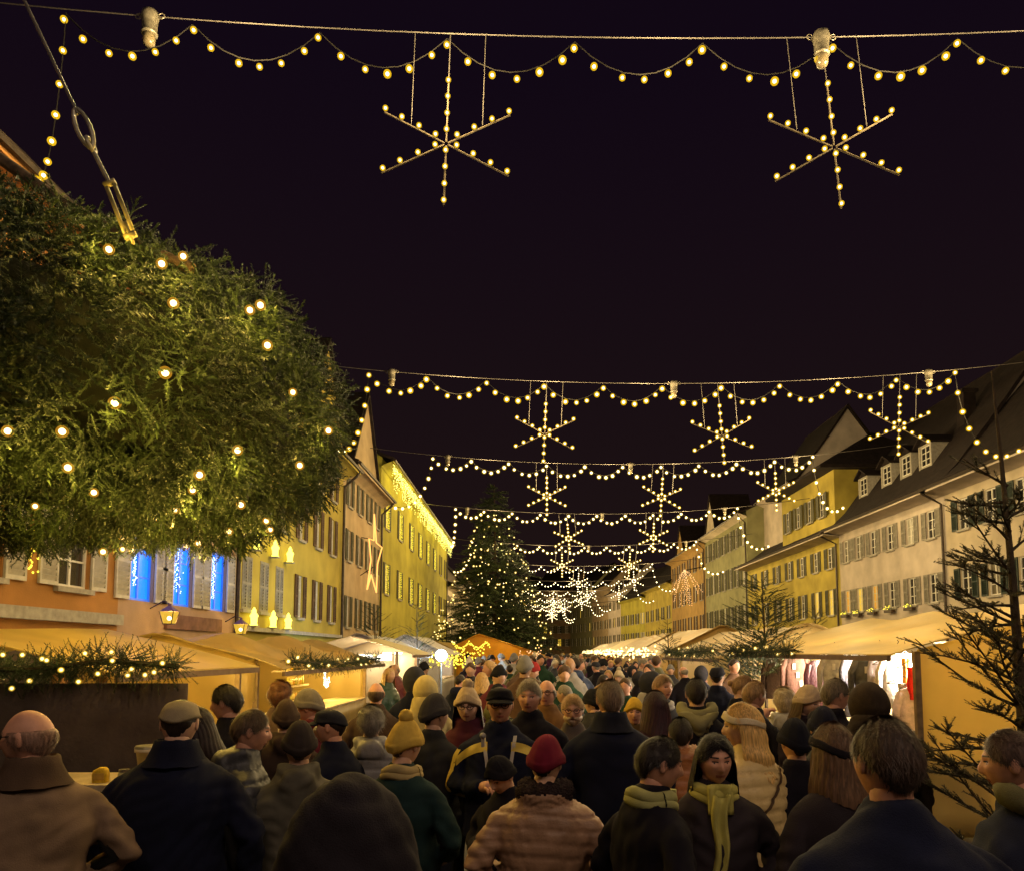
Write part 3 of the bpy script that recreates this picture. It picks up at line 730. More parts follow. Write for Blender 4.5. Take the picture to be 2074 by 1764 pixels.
# ================================================================== lights on the houses
# icicle curtain under the lemon house's eaves
ic = empty('icicle_lights', (XL+.55, 40.6, 12.1), 0, 'dense curtain of yellow icicle lights under the lemon house eaves', 'string lights')
pts = []; q = random.Random(3)
for k in range(300):
    y = .3+31.6*k/300
    for s in range(q.randint(2, 7) if q.random() < .8 else 11): pts.append((q.uniform(-.05, .08), y+q.uniform(-.05, .05), -.02-.13*s+q.uniform(-.05, .05)))
bulbs_joined('bulbs', pts, .019, ic, emat('icicle glow', (1, .86, .18), 5), 5, 4)
for y in np.linspace(2, 30, 8): lamp('icicle_light', (.5, y, -.7), (1, .82, .10), 42, .3, ic)
# light cords hung in the lemon house windows
q = random.Random(4)
for j, (z, h) in enumerate(((5.1, 1.7), (8.7, 1.7))):
    for k, y in enumerate(ys5[:6]):
        wl_ = empty('window_light_cord', (XL+.03, y, z), 0, f'yellow light cords in the {("first", "second", "third", "fourth", "fifth", "sixth")[k]} {("lower", "upper")[j]} window of the lemon house', 'string lights', 'window light cords')
        p_ = []
        for sx in (-.48, .48, -.2, .2) if j else (-.48, .48, 0):
            for s in range(16): p_.append((.02, sx+q.uniform(-.04, .04), h*s/16+q.uniform(-.03, .03)))
        bulbs_joined('bulbs', p_, .022, wl_, emat('cord glow', (1, .78, .06), 2.6), 5, 4)
# neon star outline on the beige house
ns_ = empty('neon_star', (XL+.6, 36.0, 6.4), 0, 'orange neon outline of a star mounted on the beige gabled house', 'neon sign')
sp_ = []
for k in range(10):
    a = PI/2+k*PI/5; r_ = 1.75 if k % 2 == 0 else .75
    sp_.append((.1*math.sin(k), r_*math.cos(a)*.9, r_*math.sin(a)*1.15))
m = MB(); m.tube(sp_+[sp_[0]], .035, 6, cap=False); m.build('tube', emat('neon orange', (1, .42, .10), 2.2), ns_)
m = MB(); m.tube([(-.6, 0, .9), (0, 0, .8)], .02, 5); m.tube([(-.6, 0, -.9), (0, 0, -.5)], .02, 5); m.build('bracket', CABLE, ns_)
# glowing figures on the golden house
FIGW = emat('lit moulded plastic', (1, .86, .12), 3.2)
fm_ = MB(); fm_.loft([(0, 0, 0, .10, .09), (0, 0, .03, .11, .10), (0, 0, .05, .085, .08), (0, 0, .22, .10, .09), (0, 0, .27, .13, .09), (0, 0, .32, .10, .08), (0, 0, .36, .06, .06), (0, 0, .42, .065, .065), (0, 0, .47, .04, .04), (0, 0, .52, .008, .008)], 12)
fme = fm_.mesh('figure', True)
for j, (z, nm) in enumerate(((4.82, 'upper'), (2.66, 'lower'))):
    for k, (px, lr) in enumerate(((503, 'left'), (543, 'middle'), (574, 'right'))):
        y = LY(px)
        fo_ = empty('glowing_figure', (XL+.16, y, z), 0, f'small glowing yellow moulded figure, {lr} of the {nm} three on the golden house', 'light ornament', 'glowing figures on the golden house')
        mobj('figure', fme, fo_, FIGW)
        sb = MB(); sb.box(-.155, .12, -.14, .14, -.03, -.002); sb.build('shelf', SILL, fo_)
        lamp('figure_light', (.35, 0, .3), (1, .8, .08), 5, .08, fo_)
# wall lanterns of the inn
LAN = mat('black lantern metal', (.05, .03, .05), .5, .2, 9, 0)
for k, (y, z, nm) in enumerate(((16.15, 2.42, 'left'), (20.15, 2.30, 'right'))):
    ln_ = empty('wall_lantern', (XL+.42, y, z+.08), 0, f'glowing four-sided wall lantern with purple cap, {nm} one on the rose inn', 'lantern', 'wall lanterns on the rose inn')
    ln_.scale = (.75, .75, .75)
    m = MB(); m.loft([(0, 0, .34, .22, .22, 6), (0, 0, .46, .09, .09, 4), (0, 0, .50, .04, .04), (0, 0, .55, .05, .05), (0, 0, .58, .01, .01)], 12); m.build('cap', mat('violet lantern cap', (.16, .09, .16), .5, .2, 9, 0), ln_)
    m = MB()
    for sx in (-1, 1):
        for sy in (-1, 1): m.tube([(sx*.12, sy*.12, 0), (sx*.20, sy*.20, .34)], .012, 4)
    m.box(-.13, .13, -.13, .13, -.02, .0); m.tube([(-.55, 0, .42), (-.2, 0, .62), (0, 0, .56)], .018, 5); m.build('cage', LAN, ln_)
    m = MB(); m.loft([(0, 0, .01, .118, .118, 8), (0, 0, .335, .195, .195, 8)], 12, cap=False); m.build('glass', glow_shell_mat('lantern glass', (1, .6, .05), 1.1, .55), ln_)
    m = MB(); m.ball((0, 0, .15), .06); m.build('lamp_bulb', GLOW, ln_, True)
    lamp('lantern_light', (.05, 0, .15), (1, .6, .08), 40, .05, ln_)
# small lights in the inn's blue windows
for k, y in enumerate((15.75, 17.6, 19.6)):
    c_ = empty('window_tree_lights', (XL-.02, y-.28, 3.0), 0, f'white fairy lights hung in the {("left", "middle", "right")[k]} blue window of the inn', 'string lights', 'fairy lights in the blue windows')
    p_ = [(q.uniform(0, .05), q.gauss(0, .03+.10*(1-s/60)*(k == 1)), .25+1.05*s/60) for s in range(60)]
    bulbs_joined('bulbs', p_, .012, c_, emat('cold fairy glow', (.75, .9, 1), 3), 5, 4)
    lamp('blue_light', (.45, .3, .8), (.1, .3, 1), 6, .2, c_)
c_ = empty('shutter_fairy_lights', (XL+.02, 12.25, 3.1), 0, 'yellow fairy lights in the shuttered window of the ochre house', 'string lights')
bulbs_joined('bulbs', [(0, q.gauss(0, .14*(1-s/30)), .05+.8*s/30) for s in range(30)], .018, c_, emat('cord glow', (1, .78, .06), 2.6), 5, 4)
# umbrella of lights at the orange house
u_ = empty('light_umbrella', (16.6, 82.5, 6.5), 0, 'umbrella-shaped cluster of hanging light cords by the orange house', 'light ornament')
p_ = []
for k in range(11):
    a = 2*PI*k/11; rr = (.7, 2.0, 1.3)[k % 3]
    for s in range(20):
        t = s/20; p_.append((rr*math.cos(a)*t**.8+q.uniform(-.08, .08), rr*math.sin(a)*t**.8+q.uniform(-.08, .08), 4.2-(4.0, 2.6, 3.6)[k % 3]*t**1.2+q.uniform(-.06, .06)))
bulbs_joined('bulbs', p_, .042, u_, emat('rosy cord glow', (1, .55, .22), 2.0), 5, 4)
m = MB(); m.tube([(0, 0, 4.2), (2.1, 0, 4.6)], .05, 5); m.tube([(0, 0, 4.3), (0, 0, .5)], .03, 5); m.build('arm', CABLE, u_)
# lit window boxes of the dormer house
for k, y in enumerate((45.3, 43.6, 41.7, 39.7, 37.6)):
    b_ = empty('window_box', (XR-.2, y, 4.06), 0, f'{("first", "second", "third", "fourth", "fifth")[k]} lit window box from the left on the dormer house', 'window box', 'lit window boxes on the dormer house')
    m = MB(); m.box(-.1, .1, -.42, .42, -.12, .02); m.build('trough', DOOR, b_)
    ps = [(random.uniform(-.08, .06), random.uniform(-.4, .4), .04) for _ in range(26)]
    mobj('greenery', scatter(spg, ps, [(random.uniform(-1, .5), random.uniform(-1, 1), 1) for _ in ps], [random.uniform(.15, .3) for _ in ps], 'greenery', FIR), b_)['kind'] = 'stuff'
    bulbs_joined('bulbs', [(-.12, random.uniform(-.4, .4), random.uniform(.05, .22)) for _ in range(12)], .022, b_, emat('cord glow', (1, .78, .06), 2.6), 5, 4)
# ================================================================== market stalls
def tarp_mat(name, c, tl=.45, rough=.38):
    if name in _mats: return _mats[name]
    m = mat(name, c, rough, .18, 2.0, .25, 5, spec=.35); n = m.node_tree; b = n.nodes['Principled BSDF']
    out = n.nodes['Material Output']; t = n.nodes.new('ShaderNodeBsdfTranslucent'); x = n.nodes.new('ShaderNodeMixShader')
    t.inputs[0].default_value = (*[min(1, q*1.2) for q in c], 1); x.inputs[0].default_value = tl
    n.links.new(b.outputs[0], x.inputs[1]); n.links.new(t.outputs[0], x.inputs[2]); n.links.new(x.outputs[0], out.inputs[0])
    return m
TAN = tarp_mat('tan tarpaulin', (.50, .37, .14)); YTARP = tarp_mat('yellow tarpaulin', (.64, .50, .18)); CRMT = tarp_mat('cream tarpaulin', (.60, .50, .32), .3)
WHTT = tarp_mat('white tarpaulin', (.62, .58, .56), .3); GRYT = mat('dark grey felt wall', (.075, .055, .05), .95, .25, 4, .2); ORT = tarp_mat('orange tent cloth', (.62, .36, .03), .5)
POST = mat('wooden post', (.22, .15, .08), .8, .3, 12, .2); BOARD = mat('pale board', (.42, .33, .20), .7, .2, 8, .2)
BEAM = mat('brown roof beam', (.16, .10, .06), .8, .2, 12, .2)
TUBE = emat('fluorescent tube', (1, .88, .62), 9)
def garland(name, label, p, r, n, bulbs=0, parent=None, glow=GLOWT, br=.012, mt=FIR, group=None, ls=(.10, .2)):
    """fir garland along a polyline"""
    p = [Vector(q) for q in p]; o = empty(name, p[0], 0, label, 'fir garland', group); q0 = p[0]
    L = [(p[i+1]-p[i]).length for i in range(len(p)-1)]; T = sum(L)
    def at(t):
        s = t*T
        for i, l in enumerate(L):
            if s <= l or i == len(L)-1: return p[i].lerp(p[i+1], min(1, s/l))
            s -= l
    pos = []; dirs = []; ln = []
    for i in range(n):
        c = at(random.random()); u = Vector((random.gauss(0, 1), random.gauss(0, 1), random.gauss(0, 1))).normalized()
        pos.append(tuple(c+u*r*random.uniform(0, .6)-q0)); dirs.append(tuple(u+Vector((0, 0, -.2)))); ln.append(random.uniform(*ls))
    f = mobj('foliage', scatter(spg, pos, dirs, ln, 'foliage', mt), o); f['kind'] = 'stuff'
    m = MB(); m.tube([q-q0 for q in p], .02, 5); m.build('stem', BARK, o)
    for i in range(bulbs):
        c = at((i+random.uniform(.2, .8))/bulbs)-q0
        add_bulb(o, c+Vector((random.uniform(-.3, .3)*r, -r*random.uniform(.8, 1.15), random.uniform(-.9, .8)*r)), br, glow, HALO)
    return o
def stall(name, label, p0, p1, depth, eave, ridge, tarp, side, back, light=None, counter=.9, front_ov=.4, tube=True, ends=(1, 1), ripple=.02, group='market stalls'):
    p0 = Vector((*p0, 0)); p1 = Vector((*p1, 0)); d = p1-p0; L = d.length
    o = empty(name, p0, math.atan2(d.y, d.x), label, 'market stall', group); D = depth; q = random.Random(len(label)*7+int(p0.y*10))
    ph = q.uniform(0, 6)
    r = MB(); sl = (ridge-eave)/(D/2)
    def top(u, v):
        x = -.12+(L+.24)*u; y = -front_ov+(D+front_ov+.15)*v
        z = ridge-sl*abs(y-D/2)
        sag = -.06*math.sin(PI*min(1, max(0, (u*max(1, round(L/2.2))) % 1)))*math.sin(PI*v)
        return (x, y, z+sag+ripple*math.sin(7*u*L/3+ph)*math.sin(9*v+ph))
    r.grid(top, max(10, int(L*3)), 14, thick=.012); r.build('tarp_roof', tarp, o, False)
    va = MB(); va.box(-.10, L+.10, -front_ov-.012, -front_ov+.03, eave-sl*front_ov-.07, eave-sl*front_ov-.012); va.build('eave_beam', BEAM, o)
    for k, x in enumerate((0, L)):
        if not ends[k]: continue
        s = MB(); sg = -1 if k == 0 else 1
        def wall(u, v, x=x, sg=sg):
            y = D*u; zt = ridge-sl*abs(y-D/2)-.04
            return (x+sg*(.012*math.sin(u*23+ph)+.02*math.sin(u*9+3*v+ph))*(.3+v*(1-v)*2), y, .03+(zt-.03)*v)
        s.grid(wall, 20, 8, thick=.01); s.build('side_panel', side, o, True)
    s = MB(); s.grid(lambda u, v: (L*u, D-.03+.015*math.sin(u*L*6+ph), .03+(eave-.08)*v), int(L*4), 6, thick=.01); s.build('back_panel', back, o, True)
    for x in (.03, L-.03):
        for y in (.0, D-.08):
            m = MB(); m.box(x-.03, x+.03, y-.03, y+.03, 0, eave-.06+(.0 if y < D/2 else -.02)); m.build('post', POST, o)
    if counter:
        m = MB(); m.box(.08, L-.08, -.05, .65, counter-.04, counter); m.build('counter_board', BOARD, o)
        m = MB(); m.grid(lambda u, v: (.10+(L-.2)*u, -.06+.02*math.sin(u*L*9), .05+(counter-.09)*v), int(L*6), 4, thick=.008); m.build('counter_cloth', side, o, True)
    if light:
        c, wt, n = light
        for k in range(n):
            x = L*(k+.5)/n
            if tube:
                m = MB(); m.tube([(x-.5, .35, eave-.1), (x+.5, .35, eave-.1)], .02, 6); m.build('light_tube', TUBE, o)
            lamp('stall_light', (x, .5, eave-.22), c, wt, .12, o)
    return o
WHITE = (1, .80, .55); YEL = (1, .66, .16)
# near left: felt-walled booth with lit garland
S1 = stall('felt_booth', 'dark felt-walled booth under a yellow tarp at the left edge', (-3.5, 6.3), (-3.5, 9.3), 3.4, 1.78, 2.2, YTARP, GRYT, GRYT, (YEL, 75, 2), counter=0, ends=(0, 0), front_ov=.2, tube=False)
m = MB(); m.grid(lambda u, v: (-6.6+4.15*u, 5.55+.012*math.sin(u*30), .02+1.66*v), 40, 6, thick=.012); b_ = m.build('felt_wall', GRYT, None, True); tag(b_, 'dark brown-grey felt wall below the lit fir garland', 'wall panel')
garland('fir_garland', 'dark fir garland with many warm bulbs on top of the felt wall', [(-5.2, 5.5, 1.74), (-4.6, 5.5, 1.72), (-4.2, 5.5, 1.80), (-3.6, 5.5, 1.77), (-3.0, 5.5, 1.84), (-2.5, 5.5, 1.80)], .14, 2000, 40, br=.011, ls=(.08, .17))
ct = empty('serving_counter', (-2.75, 4.75, 0), 0, 'serving counter with a pale top between the two men at left', 'counter')
m = MB(); m.box(-.75, .75, 0, .5, 1.06, 1.10); m.build('top', BOARD, ct)
m = MB(); m.box(-.72, .72, .03, .47, .02, 1.058); m.build('front', GRYT, ct)
bx = empty('yellow_carton', (-2.66, 4.85, 1.10), .2, 'small yellow crumpled carton on the serving counter', 'box')
m = MB(); m.loft([(0, 0, 0, .042, .035, 5), (0, 0, .05, .046, .038, 5), (0, 0, .075, .040, .035, 4), (.008, 0, .09, .02, .03, 4)], 14); m.build('carton', mat('yellow card', (.65, .42, .02), .6, .3, 20, .3), bx)
m = MB(); m.box(-.03, .03, -.042, -.037, .02, .06); m.build('label', mat('ochre label', (.5, .3, .05), .6, .2, 20, 0), bx)
bx = empty('glass_jar', (-2.52, 4.86, 1.10), 0, 'pale glass jar with lid beside the yellow carton', 'jar')
m = MB(); m.loft([(0, 0, 0, .035, .035), (0, 0, .055, .037, .037), (0, 0, .062, .03, .03)], 14); m.build('jar', mat('pale jar', (.45, .42, .25), .2, .2, 20, 0), bx, True)
m = MB(); m.loft([(0, 0, .063, .033, .033), (0, 0, .078, .033, .033)], 14); m.build('lid', GALV, bx)
bx = empty('white_tub', (-2.42, 4.98, 1.10), 0, 'white plastic tub behind the big man in black', 'tub')
m = MB(); m.loft([(0, 0, 0, .06, .06), (0, 0, .17, .085, .085), (0, 0, .172, .095, .095), (0, 0, .195, .095, .095)], 16); m.build('tub', mat('cream plastic', (.7, .6, .42), .4, .1, 9, 0), bx, True)
m = MB(); m.loft([(0, 0, .196, .098, .098), (0, 0, .21, .09, .09)], 16); m.build('lid', GALV, bx)
# left tan stall with crumpled tarps
S2 = stall('tan_stall', 'long tan tarpaulin stall with crumpled roof left of the white booth', (-3.55, 10.0), (-3.55, 16.6), 2.4, 1.80, 2.2, TAN, TAN, YTARP, (YEL, 120, 3), counter=.95, ripple=.075, tube=False)
garland('fir_garland', 'fir garland with warm bulbs under the tan stall eave', [(-3.2, 10.2, 1.78), (-3.2, 13, 1.70), (-3.2, 16.4, 1.78)], .12, 1100, 16, br=.02)
rk = empty('goods_rack', (-4.55, 14.7, .98), 0, 'yellow shelf rack of jars inside the tan stall', 'shelf')
for z in (.0, .28, .56):
    m = MB(); m.box(-.2, .2, -.5, .5, z, z+.03); m.build('shelf', BOARD, rk)
q = random.Random(6)
for i in range(21):
    jj = empty('honey_jar', (-4.47, 14.7-.42+.14*(i % 7), 1.01+.28*(i//7)), 0, f'{("first", "second", "third", "fourth", "fifth", "sixth", "seventh")[i % 7]} jar from the left on the {("bottom", "middle", "top")[i//7]} shelf of the rack', 'jar', 'jars on the goods rack')
    m = MB(); m.loft([(0, 0, 0, .045, .045), (0, 0, .12, .045, .045), (0, 0, .13, .035, .035)], 10); m.build('jar', mat(f'honey {i%3}', [(.5, .28, .03), (.35, .3, .05), (.5, .4, .15)][i % 3], .3, .2, 9, 0), jj, True)
    m = MB(); m.loft([(0, 0, .131, .042, .042), (0, 0, .16, .042, .042)], 10); m.build('lid', mat('lid gold', (.5, .35, .08), .4, .1, 9, 0, metal=.4), jj)
mo = empty('crescent_light', (-4.0, 15.2, 1.45), 0, 'crescent-shaped cluster of white lights in the tan stall', 'light ornament')
bulbs_joined('bulbs', [(random.uniform(-.02, .02), .16*math.cos(a)+random.uniform(-.03, .03), .20*math.sin(a)+random.uniform(-.03, .03)) for a in np.linspace(2.6, 6.0, 60)], .016, mo, emat('white cluster glow', (1, .9, .6), 4), 5, 4)
m = MB(); m.tube([(0, .16*math.cos(a), .2*math.sin(a)) for a in np.linspace(2.6, 6.0, 12)], .012, 5); m.build('wire_frame', CABLE, mo)
m = MB()
for k in range(3): m.tube([(-5.95+.2*k, 9.96-.02*k, 1.55), (-5.9+.2*k, 9.9, 1.85), (-5.65+.22*k, 9.9, 2.08)], .022, 6)
tag(m.build('tent_hoops', BEAM), 'brown curved tent hoops at the left end of the tan stall', 'tent hoops')
# lit white booths
S3 = stall('white_booth', 'brightly lit cream booth with white tubes under its roof', (-3.05, 17.6), (-3.05, 20.6), 2.0, 1.98, 2.3, CRMT, CRMT, CRMT, (WHITE, 90, 2), counter=.9, ends=(0, 1))
m = MB(); m.grid(lambda u, v: (-3.95+.82*u, 17.7, .9+.98*v), 4, 4, thick=.02); pl_ = m.build('wall_panel', CRMT, S3); pl_.matrix_parent_inverse = (Matrix.Translation((-3.05, 17.6, 0)) @ Matrix.Rotation(PI/2, 4, 'Z')).inverted()
fl = empty('tube_lights', (-3.95, 17.5, 1.78), 0, 'two overexposed white tube lights above the cream panel', 'lamp')
for k in range(2):
    m = MB(); m.box(.02+.41*k, .39+.41*k, -.05, .03, -.06, .07); m.build('tube', emat('hot white tube', (1, .93, .75), 6), fl)
lamp('tube_light', (.4, -.2, .0), WHITE, 30, .15, fl)
stall('grey_white_booth', 'pale grey booth next to the bright cream booth', (-3.6, 21.2), (-3.6, 25.0), 2.2, 1.98, 2.45, WHTT, WHTT, WHTT, (WHITE, 40, 1), ends=(1, 1))
le = empty('spotlight', (-3.0, 26.0, 0), 0, 'glaring blue-white spotlight on a slim pole above the crowd', 'spotlight')
m = MB(); m.tube([(0, 0, 0), (0, 0, 1.70)], .025, 6); m.build('pole', GALV, le)
m = MB(); m.loft([(0, .02, 1.66, .12, .08, 4), (0, .02, 1.96, .12, .08, 4)], 12); m.build('housing', LAN, le)
m = MB(); m.ball((0, -.10, 1.80), .20, 14, 9, sc=(1, .35, 1)); m.build('lens', emat('cold led', (.62, .88, 1), 14), le, True)
lamp('led', (0, -.5, 1.9), (.55, .8, 1), 420, .12, le)
# orange tent in the middle distance
ot = empty('orange_tent', (-1.55, 38, 0), 0, 'orange gabled tent with light strings in the middle of the street', 'tent')
m = MB(); m.grid(lambda u, v: (-2.1+4.2*u, 0, .05+((2.75-.95*abs(2*max(0, u-.22)/.78 if u > .22 else (u-.22)/.22*1))-.05)*v if False else .05+(2.78-(1.0*(u-.26)/.74 if u > .26 else .55*(.26-u)/.26)-.05)*v), 24, 6, thick=.02); m.build('front_panel', ORT, ot)
m = MB()
def otr(u, v):
    x = -2.3+4.6*u; uu = (x+2.1)/4.2
    return (x, -.3+5.3*v, 2.80-(1.0*(uu-.26)/.74 if uu > .26 else .55*(.26-uu)/.26)+.03)
m.grid(otr, 24, 6, thick=.02); m.build('roof', ORT, ot)
for x in (-2.05, 2.05):
    m = MB(); m.box(x-.03, x+.03, .05, .11, 0, 1.75); m.build('pole', POST, ot)
lamp('tent_lamp', (.4, -1.0, 2.5), (1, .62, .1), 50, .15, ot); lamp('inner_lamp', (0, 2.2, 1.9), (1, .6, .1), 160, .2, ot)
sl_ = empty('tent_light_string', (-3.8, 37.6, 2.2), 0, 'swagged string of yellow lights on the orange tent', 'string lights')
bulbs_joined('bulbs', [(1.8*t, random.uniform(-.05, .05), .20-.32*abs(math.sin(t*7))+random.uniform(-.07, .07)) for t in np.linspace(0, 1, 60)], .034, sl_, emat('cord glow', (1, .78, .06), 2.6), 5, 4)
m = MB(); m.tube([(1.8*t, 0, .20-.32*abs(math.sin(t*7))) for t in np.linspace(0, 1, 40)], .012, 4); m.build('cord', CABLE, sl_)
for k, (x, y, nm) in enumerate(((-3.2, 29, 'left of the spotlight'), (-2.4, 30, 'right of the spotlight'), (-.1, 36.5, 'on the tent opening'))):
    sl_ = empty('booth_light_string', (x, y, 1.55), 0, f'tangle of small warm lights {nm}', 'string lights', 'booth light strings')
    bulbs_joined('bulbs', [(random.uniform(-.6, .6), random.uniform(-.05, .05), random.gauss(.1, .16)) for _ in range(70)], .03, sl_, emat('cord glow', (1, .78, .06), 2.6) if k < 2 else emat('rosy cord glow', (1, .55, .22), 2.0), 5, 4)
    m = MB(); m.tube([(-.6, 0, .2), (0, 0, .05), (.6, 0, .2)], .012, 4); m.build('cord', CABLE, sl_)
# right row
S5 = stall('clothes_stall', 'brightly lit clothes stall under a yellow tarp at the right', (4.0, 13.9), (4.0, 8.0), 4.6, 1.97, 2.55, YTARP, YTARP, CRMT, (WHITE, 430, 4), counter=.85, front_ov=.35, ends=(0, 1))
m = MB(); m.grid(lambda u, v: (4.9, 12.2-2.0*u+.0, .05+1.75*v), 6, 5, thick=.02); tag(m.build('display_panel', CRMT), 'plain cream display panel inside the clothes stall', 'wall panel')
S6 = stall('cream_stall', 'cream stall with a fir garland beyond the clothes stall', (3.9, 20.4), (3.9, 14.6), 2.6, 1.95, 2.5, TAN, TAN, CRMT, (WHITE, 80, 2), counter=.9)
garland('fir_garland', 'dark fir garland above the clothes stall opening', [(3.6, 14.2, 1.93), (3.62, 12.4, 1.90), (3.62, 10.6, 1.93)], .10, 800, 8, br=.02, mt=FIRD)
garland('fir_garland', 'bushy dark fir garland along the cream stall eave', [(3.5, 20.2, 1.95), (3.5, 17.5, 1.88), (3.5, 14.7, 1.95)], .15, 1000, 10, br=.018)
k0 = 0
for (xx, ya, yb, nm, lb, tp) in ((3.9, 27.0, 21.4, 'red_goods_stall', 'stall with white and red cloth hung inside, third on the right', TAN), (3.9, 35, 28, 'third_right_stall', 'tan-roofed stall fourth along the right row', TAN),
                                 (4.2, 44, 36, 'lit_right_stall', 'tan-roofed stall with yellow lamps fifth along the right row', YTARP), (4.6, 55, 45.5, 'arched_stall', 'tan-roofed stall sixth along the right row', TAN),
                                 (5.2, 70, 57, 'far_right_stall', 'farthest tan-roofed stall on the right', TAN)):
    stall(nm.replace('third_right_stall', 'tan_roofed_stall'), lb, (xx, ya), (xx, yb), 2.8, 2.0, 2.7, tp, tp, CRMT if tp is TAN else YTARP, ((1, .7, .35) if tp is TAN else YEL, 70, 2))
    sl_ = empty('stall_light_string', (xx-.5, yb, 1.9), 0, f'warm light string on the eave of the {lb.split(",")[0]}'[:88] if False else ('warm eave lights of the '+lb).replace('along the right row', 'on the right').replace('hung inside, ', ''), 'string lights', 'stall light strings')
    bulbs_joined('bulbs', [(random.uniform(-.1, .1), (ya-yb)*t, random.gauss(0, .08)) for t in np.linspace(0, 1, 60)], .028, sl_, GLOWT, 5, 4)
    m = MB(); m.tube([(0, 0, 0), (0, ya-yb, 0)], .012, 4); m.build('cord', CABLE, sl_)
for (xx, ya, yb, nm, lb) in ((-3.4, 29, 34, 'left_lit_stall', 'white stall behind the spotlight on the left row'), (-4.2, 44, 52, 'far_left_stall', 'tan stall at the foot of the christmas tree')):
    stall('white_stall' if ya == 29 else 'tan_far_stall', lb, (xx, ya), (xx, yb), 2.5, 2.0, 2.6, WHTT if ya == 29 else TAN, WHTT if ya == 29 else TAN, CRMT, (WHITE, 60, 2))
# garments of the clothes stall and the red cloth
def hanger(o, w=.2):
    m = MB(); m.tube([(-w, 0, -.10), (0, 0, -.01), (w, 0, -.10), (-w, 0, -.10)], .006, 4); m.tube([(0, 0, 0), (0, 0, .05), (.02, 0, .08), (0, 0, .10)], .005, 4); m.build('hanger', WIRE, o)
def garment(kind, loc, rz, c, label, L=.62, trim=None):
    o = empty(kind, loc, rz, label, {'jacket': 'jacket', 'scarf': 'scarf', 'hand_bag': 'bag', 'sweater': 'sweater', 'dress': 'dress'}[kind], 'garments on the clothes stall')
    mt = mat('garment %.2f %.2f %.2f' % c, c, .85, .3, 12, .4, 30); hanger(o)
    m = MB()
    if kind in ('jacket', 'sweater', 'dress'):
        fl = 1.35 if kind == 'dress' else 1.05
        m.loft([(0, 0, -.07, .05, .03), (0, 0, -.10, .16, .045), (0, 0, -.16, .21, .06), (0, 0, -.16-L*.45, .20*fl**.5, .065), (0, .01, -.16-L*.98, .21*fl, .075), (0, .01, -.16-L, .20*fl, .06)], 18)
        m.build('body', mt, o, True)
        for s in (-1, 1):
            a = MB(); a.tube([(s*.17, 0, -.14), (s*.25, -.01, -.30), (s*.27, -.02, -.30-L*.5)], [.055, .055, .042], 8); a.build('sleeve', mt, o, True)
    elif kind == 'scarf':
        m.grid(lambda u, v: (-.07+.14*u+.01*math.sin(v*9), .02*math.sin(u*14), -.1-L*v), 10, 8, thick=.02); m.build('cloth', mt, o, True)
    else:
        m.loft([(0, 0, -.2-L, .13, .05, 4), (0, 0, -.22, .11, .05, 4)], 16); m.build('body', mt, o, True)
        a = MB(); a.tube([(-.09, 0, -.24), (-.05, 0, -.1), (.05, 0, -.1), (.09, 0, -.24)], .01, 5); a.build('strap', mt, o)
    if trim:
        for k in range(3):
            a = MB(); a.grid(lambda u, v: (-.06+.06*k+.05*u, -.085-.004*math.sin(6*u), -.22-.14*k-.09*v), 2, 2, thick=.004); a.build('price_tag', mat('paper tag', (.7, .66, .6), .7, .1, 20, 0), o)
    return o
DK = (.035, .022, .022); GY = (.42, .40, .40); BK = (.03, .03, .045); OR = (.55, .26, .02); RD = (.60, .02, .015); WH = (.68, .64, .62); LV = (.5, .44, .5); BR = (.10, .05, .04)
for i, (kd, px, Y, z, c, lb, L, tr) in enumerate((
        ('jacket', 1567, 12.9, 1.86, DK, 'small dark brown jacket hanging far left in the clothes stall', .55, 0), ('jacket', 1612, 12.3, 1.90, BR, 'large dark brown jacket with price tags in the clothes stall', .62, 1),
        ('dress', 1650, 11.6, 1.82, (.06, .02, .04), 'dark purple dress hanging beside the striped sweater', .55, 0), ('sweater', 1690, 11.0, 1.92, GY, 'grey and white striped sweater with tags in the clothes stall', .62, 1),
        ('jacket', 1730, 10.5, 1.92, BK, 'black-blue jacket with white tags in mid clothes stall', .70, 1), ('jacket', 1758, 9.9, 1.90, (.05, .05, .06), 'charcoal jacket with white tags right of the black-blue one', .75, 1),
        ('dress', 1782, 9.6, 1.93, LV, 'pale lavender dress hanging under the bright lamp', .42, 0), ('hand_bag', 1795, 9.3, 1.82, BR, 'brown leather bag hanging under the lavender dress', .22, 0),
        ('hand_bag', 1806, 9.2, 1.80, (.14, .09, .07), 'light brown bag right of the brown leather bag', .2, 0), ('sweater', 1818, 9.0, 1.92, WH, 'white sweater hanging near the stall end', .5, 0),
        ('scarf', 1832, 8.7, 1.90, OR, 'long orange scarf hanging at the right end of the clothes stall', .95, 0), ('scarf', 1846, 8.45, 1.80, RD, 'short bright red scarf beside the orange one', .32, 0),
        ('sweater', 1842, 8.5, 1.56, (.62, .5, .55), 'pale pink sweater below the red scarf', .35, 0), ('scarf', 1826, 8.6, 1.62, (.5, .48, .45), 'pale grey scarf left of the orange scarf', .6, 0))):
    p = px_at(px, 1320, Y)
    gm = garment(kd, (p.x, Y, z+.03), R((14, -22, 30, -8)[i % 4]), c, lb, L*1.15, tr); gm.scale = (.82, .7, .95)
gr = garment('scarf', (4.6, 22.2, 1.85), 0, RD, 'red cloth hung in the third stall on the right', .5); gr.scale = (2.2, 1, 1)
m = MB(); m.tube([(4.9, 8.2, 2.02), (4.9, 13.7, 2.02)], .012, 5); tag(m.build('clothes_rail', GALV), 'steel clothes rail under the clothes stall roof', 'rail')
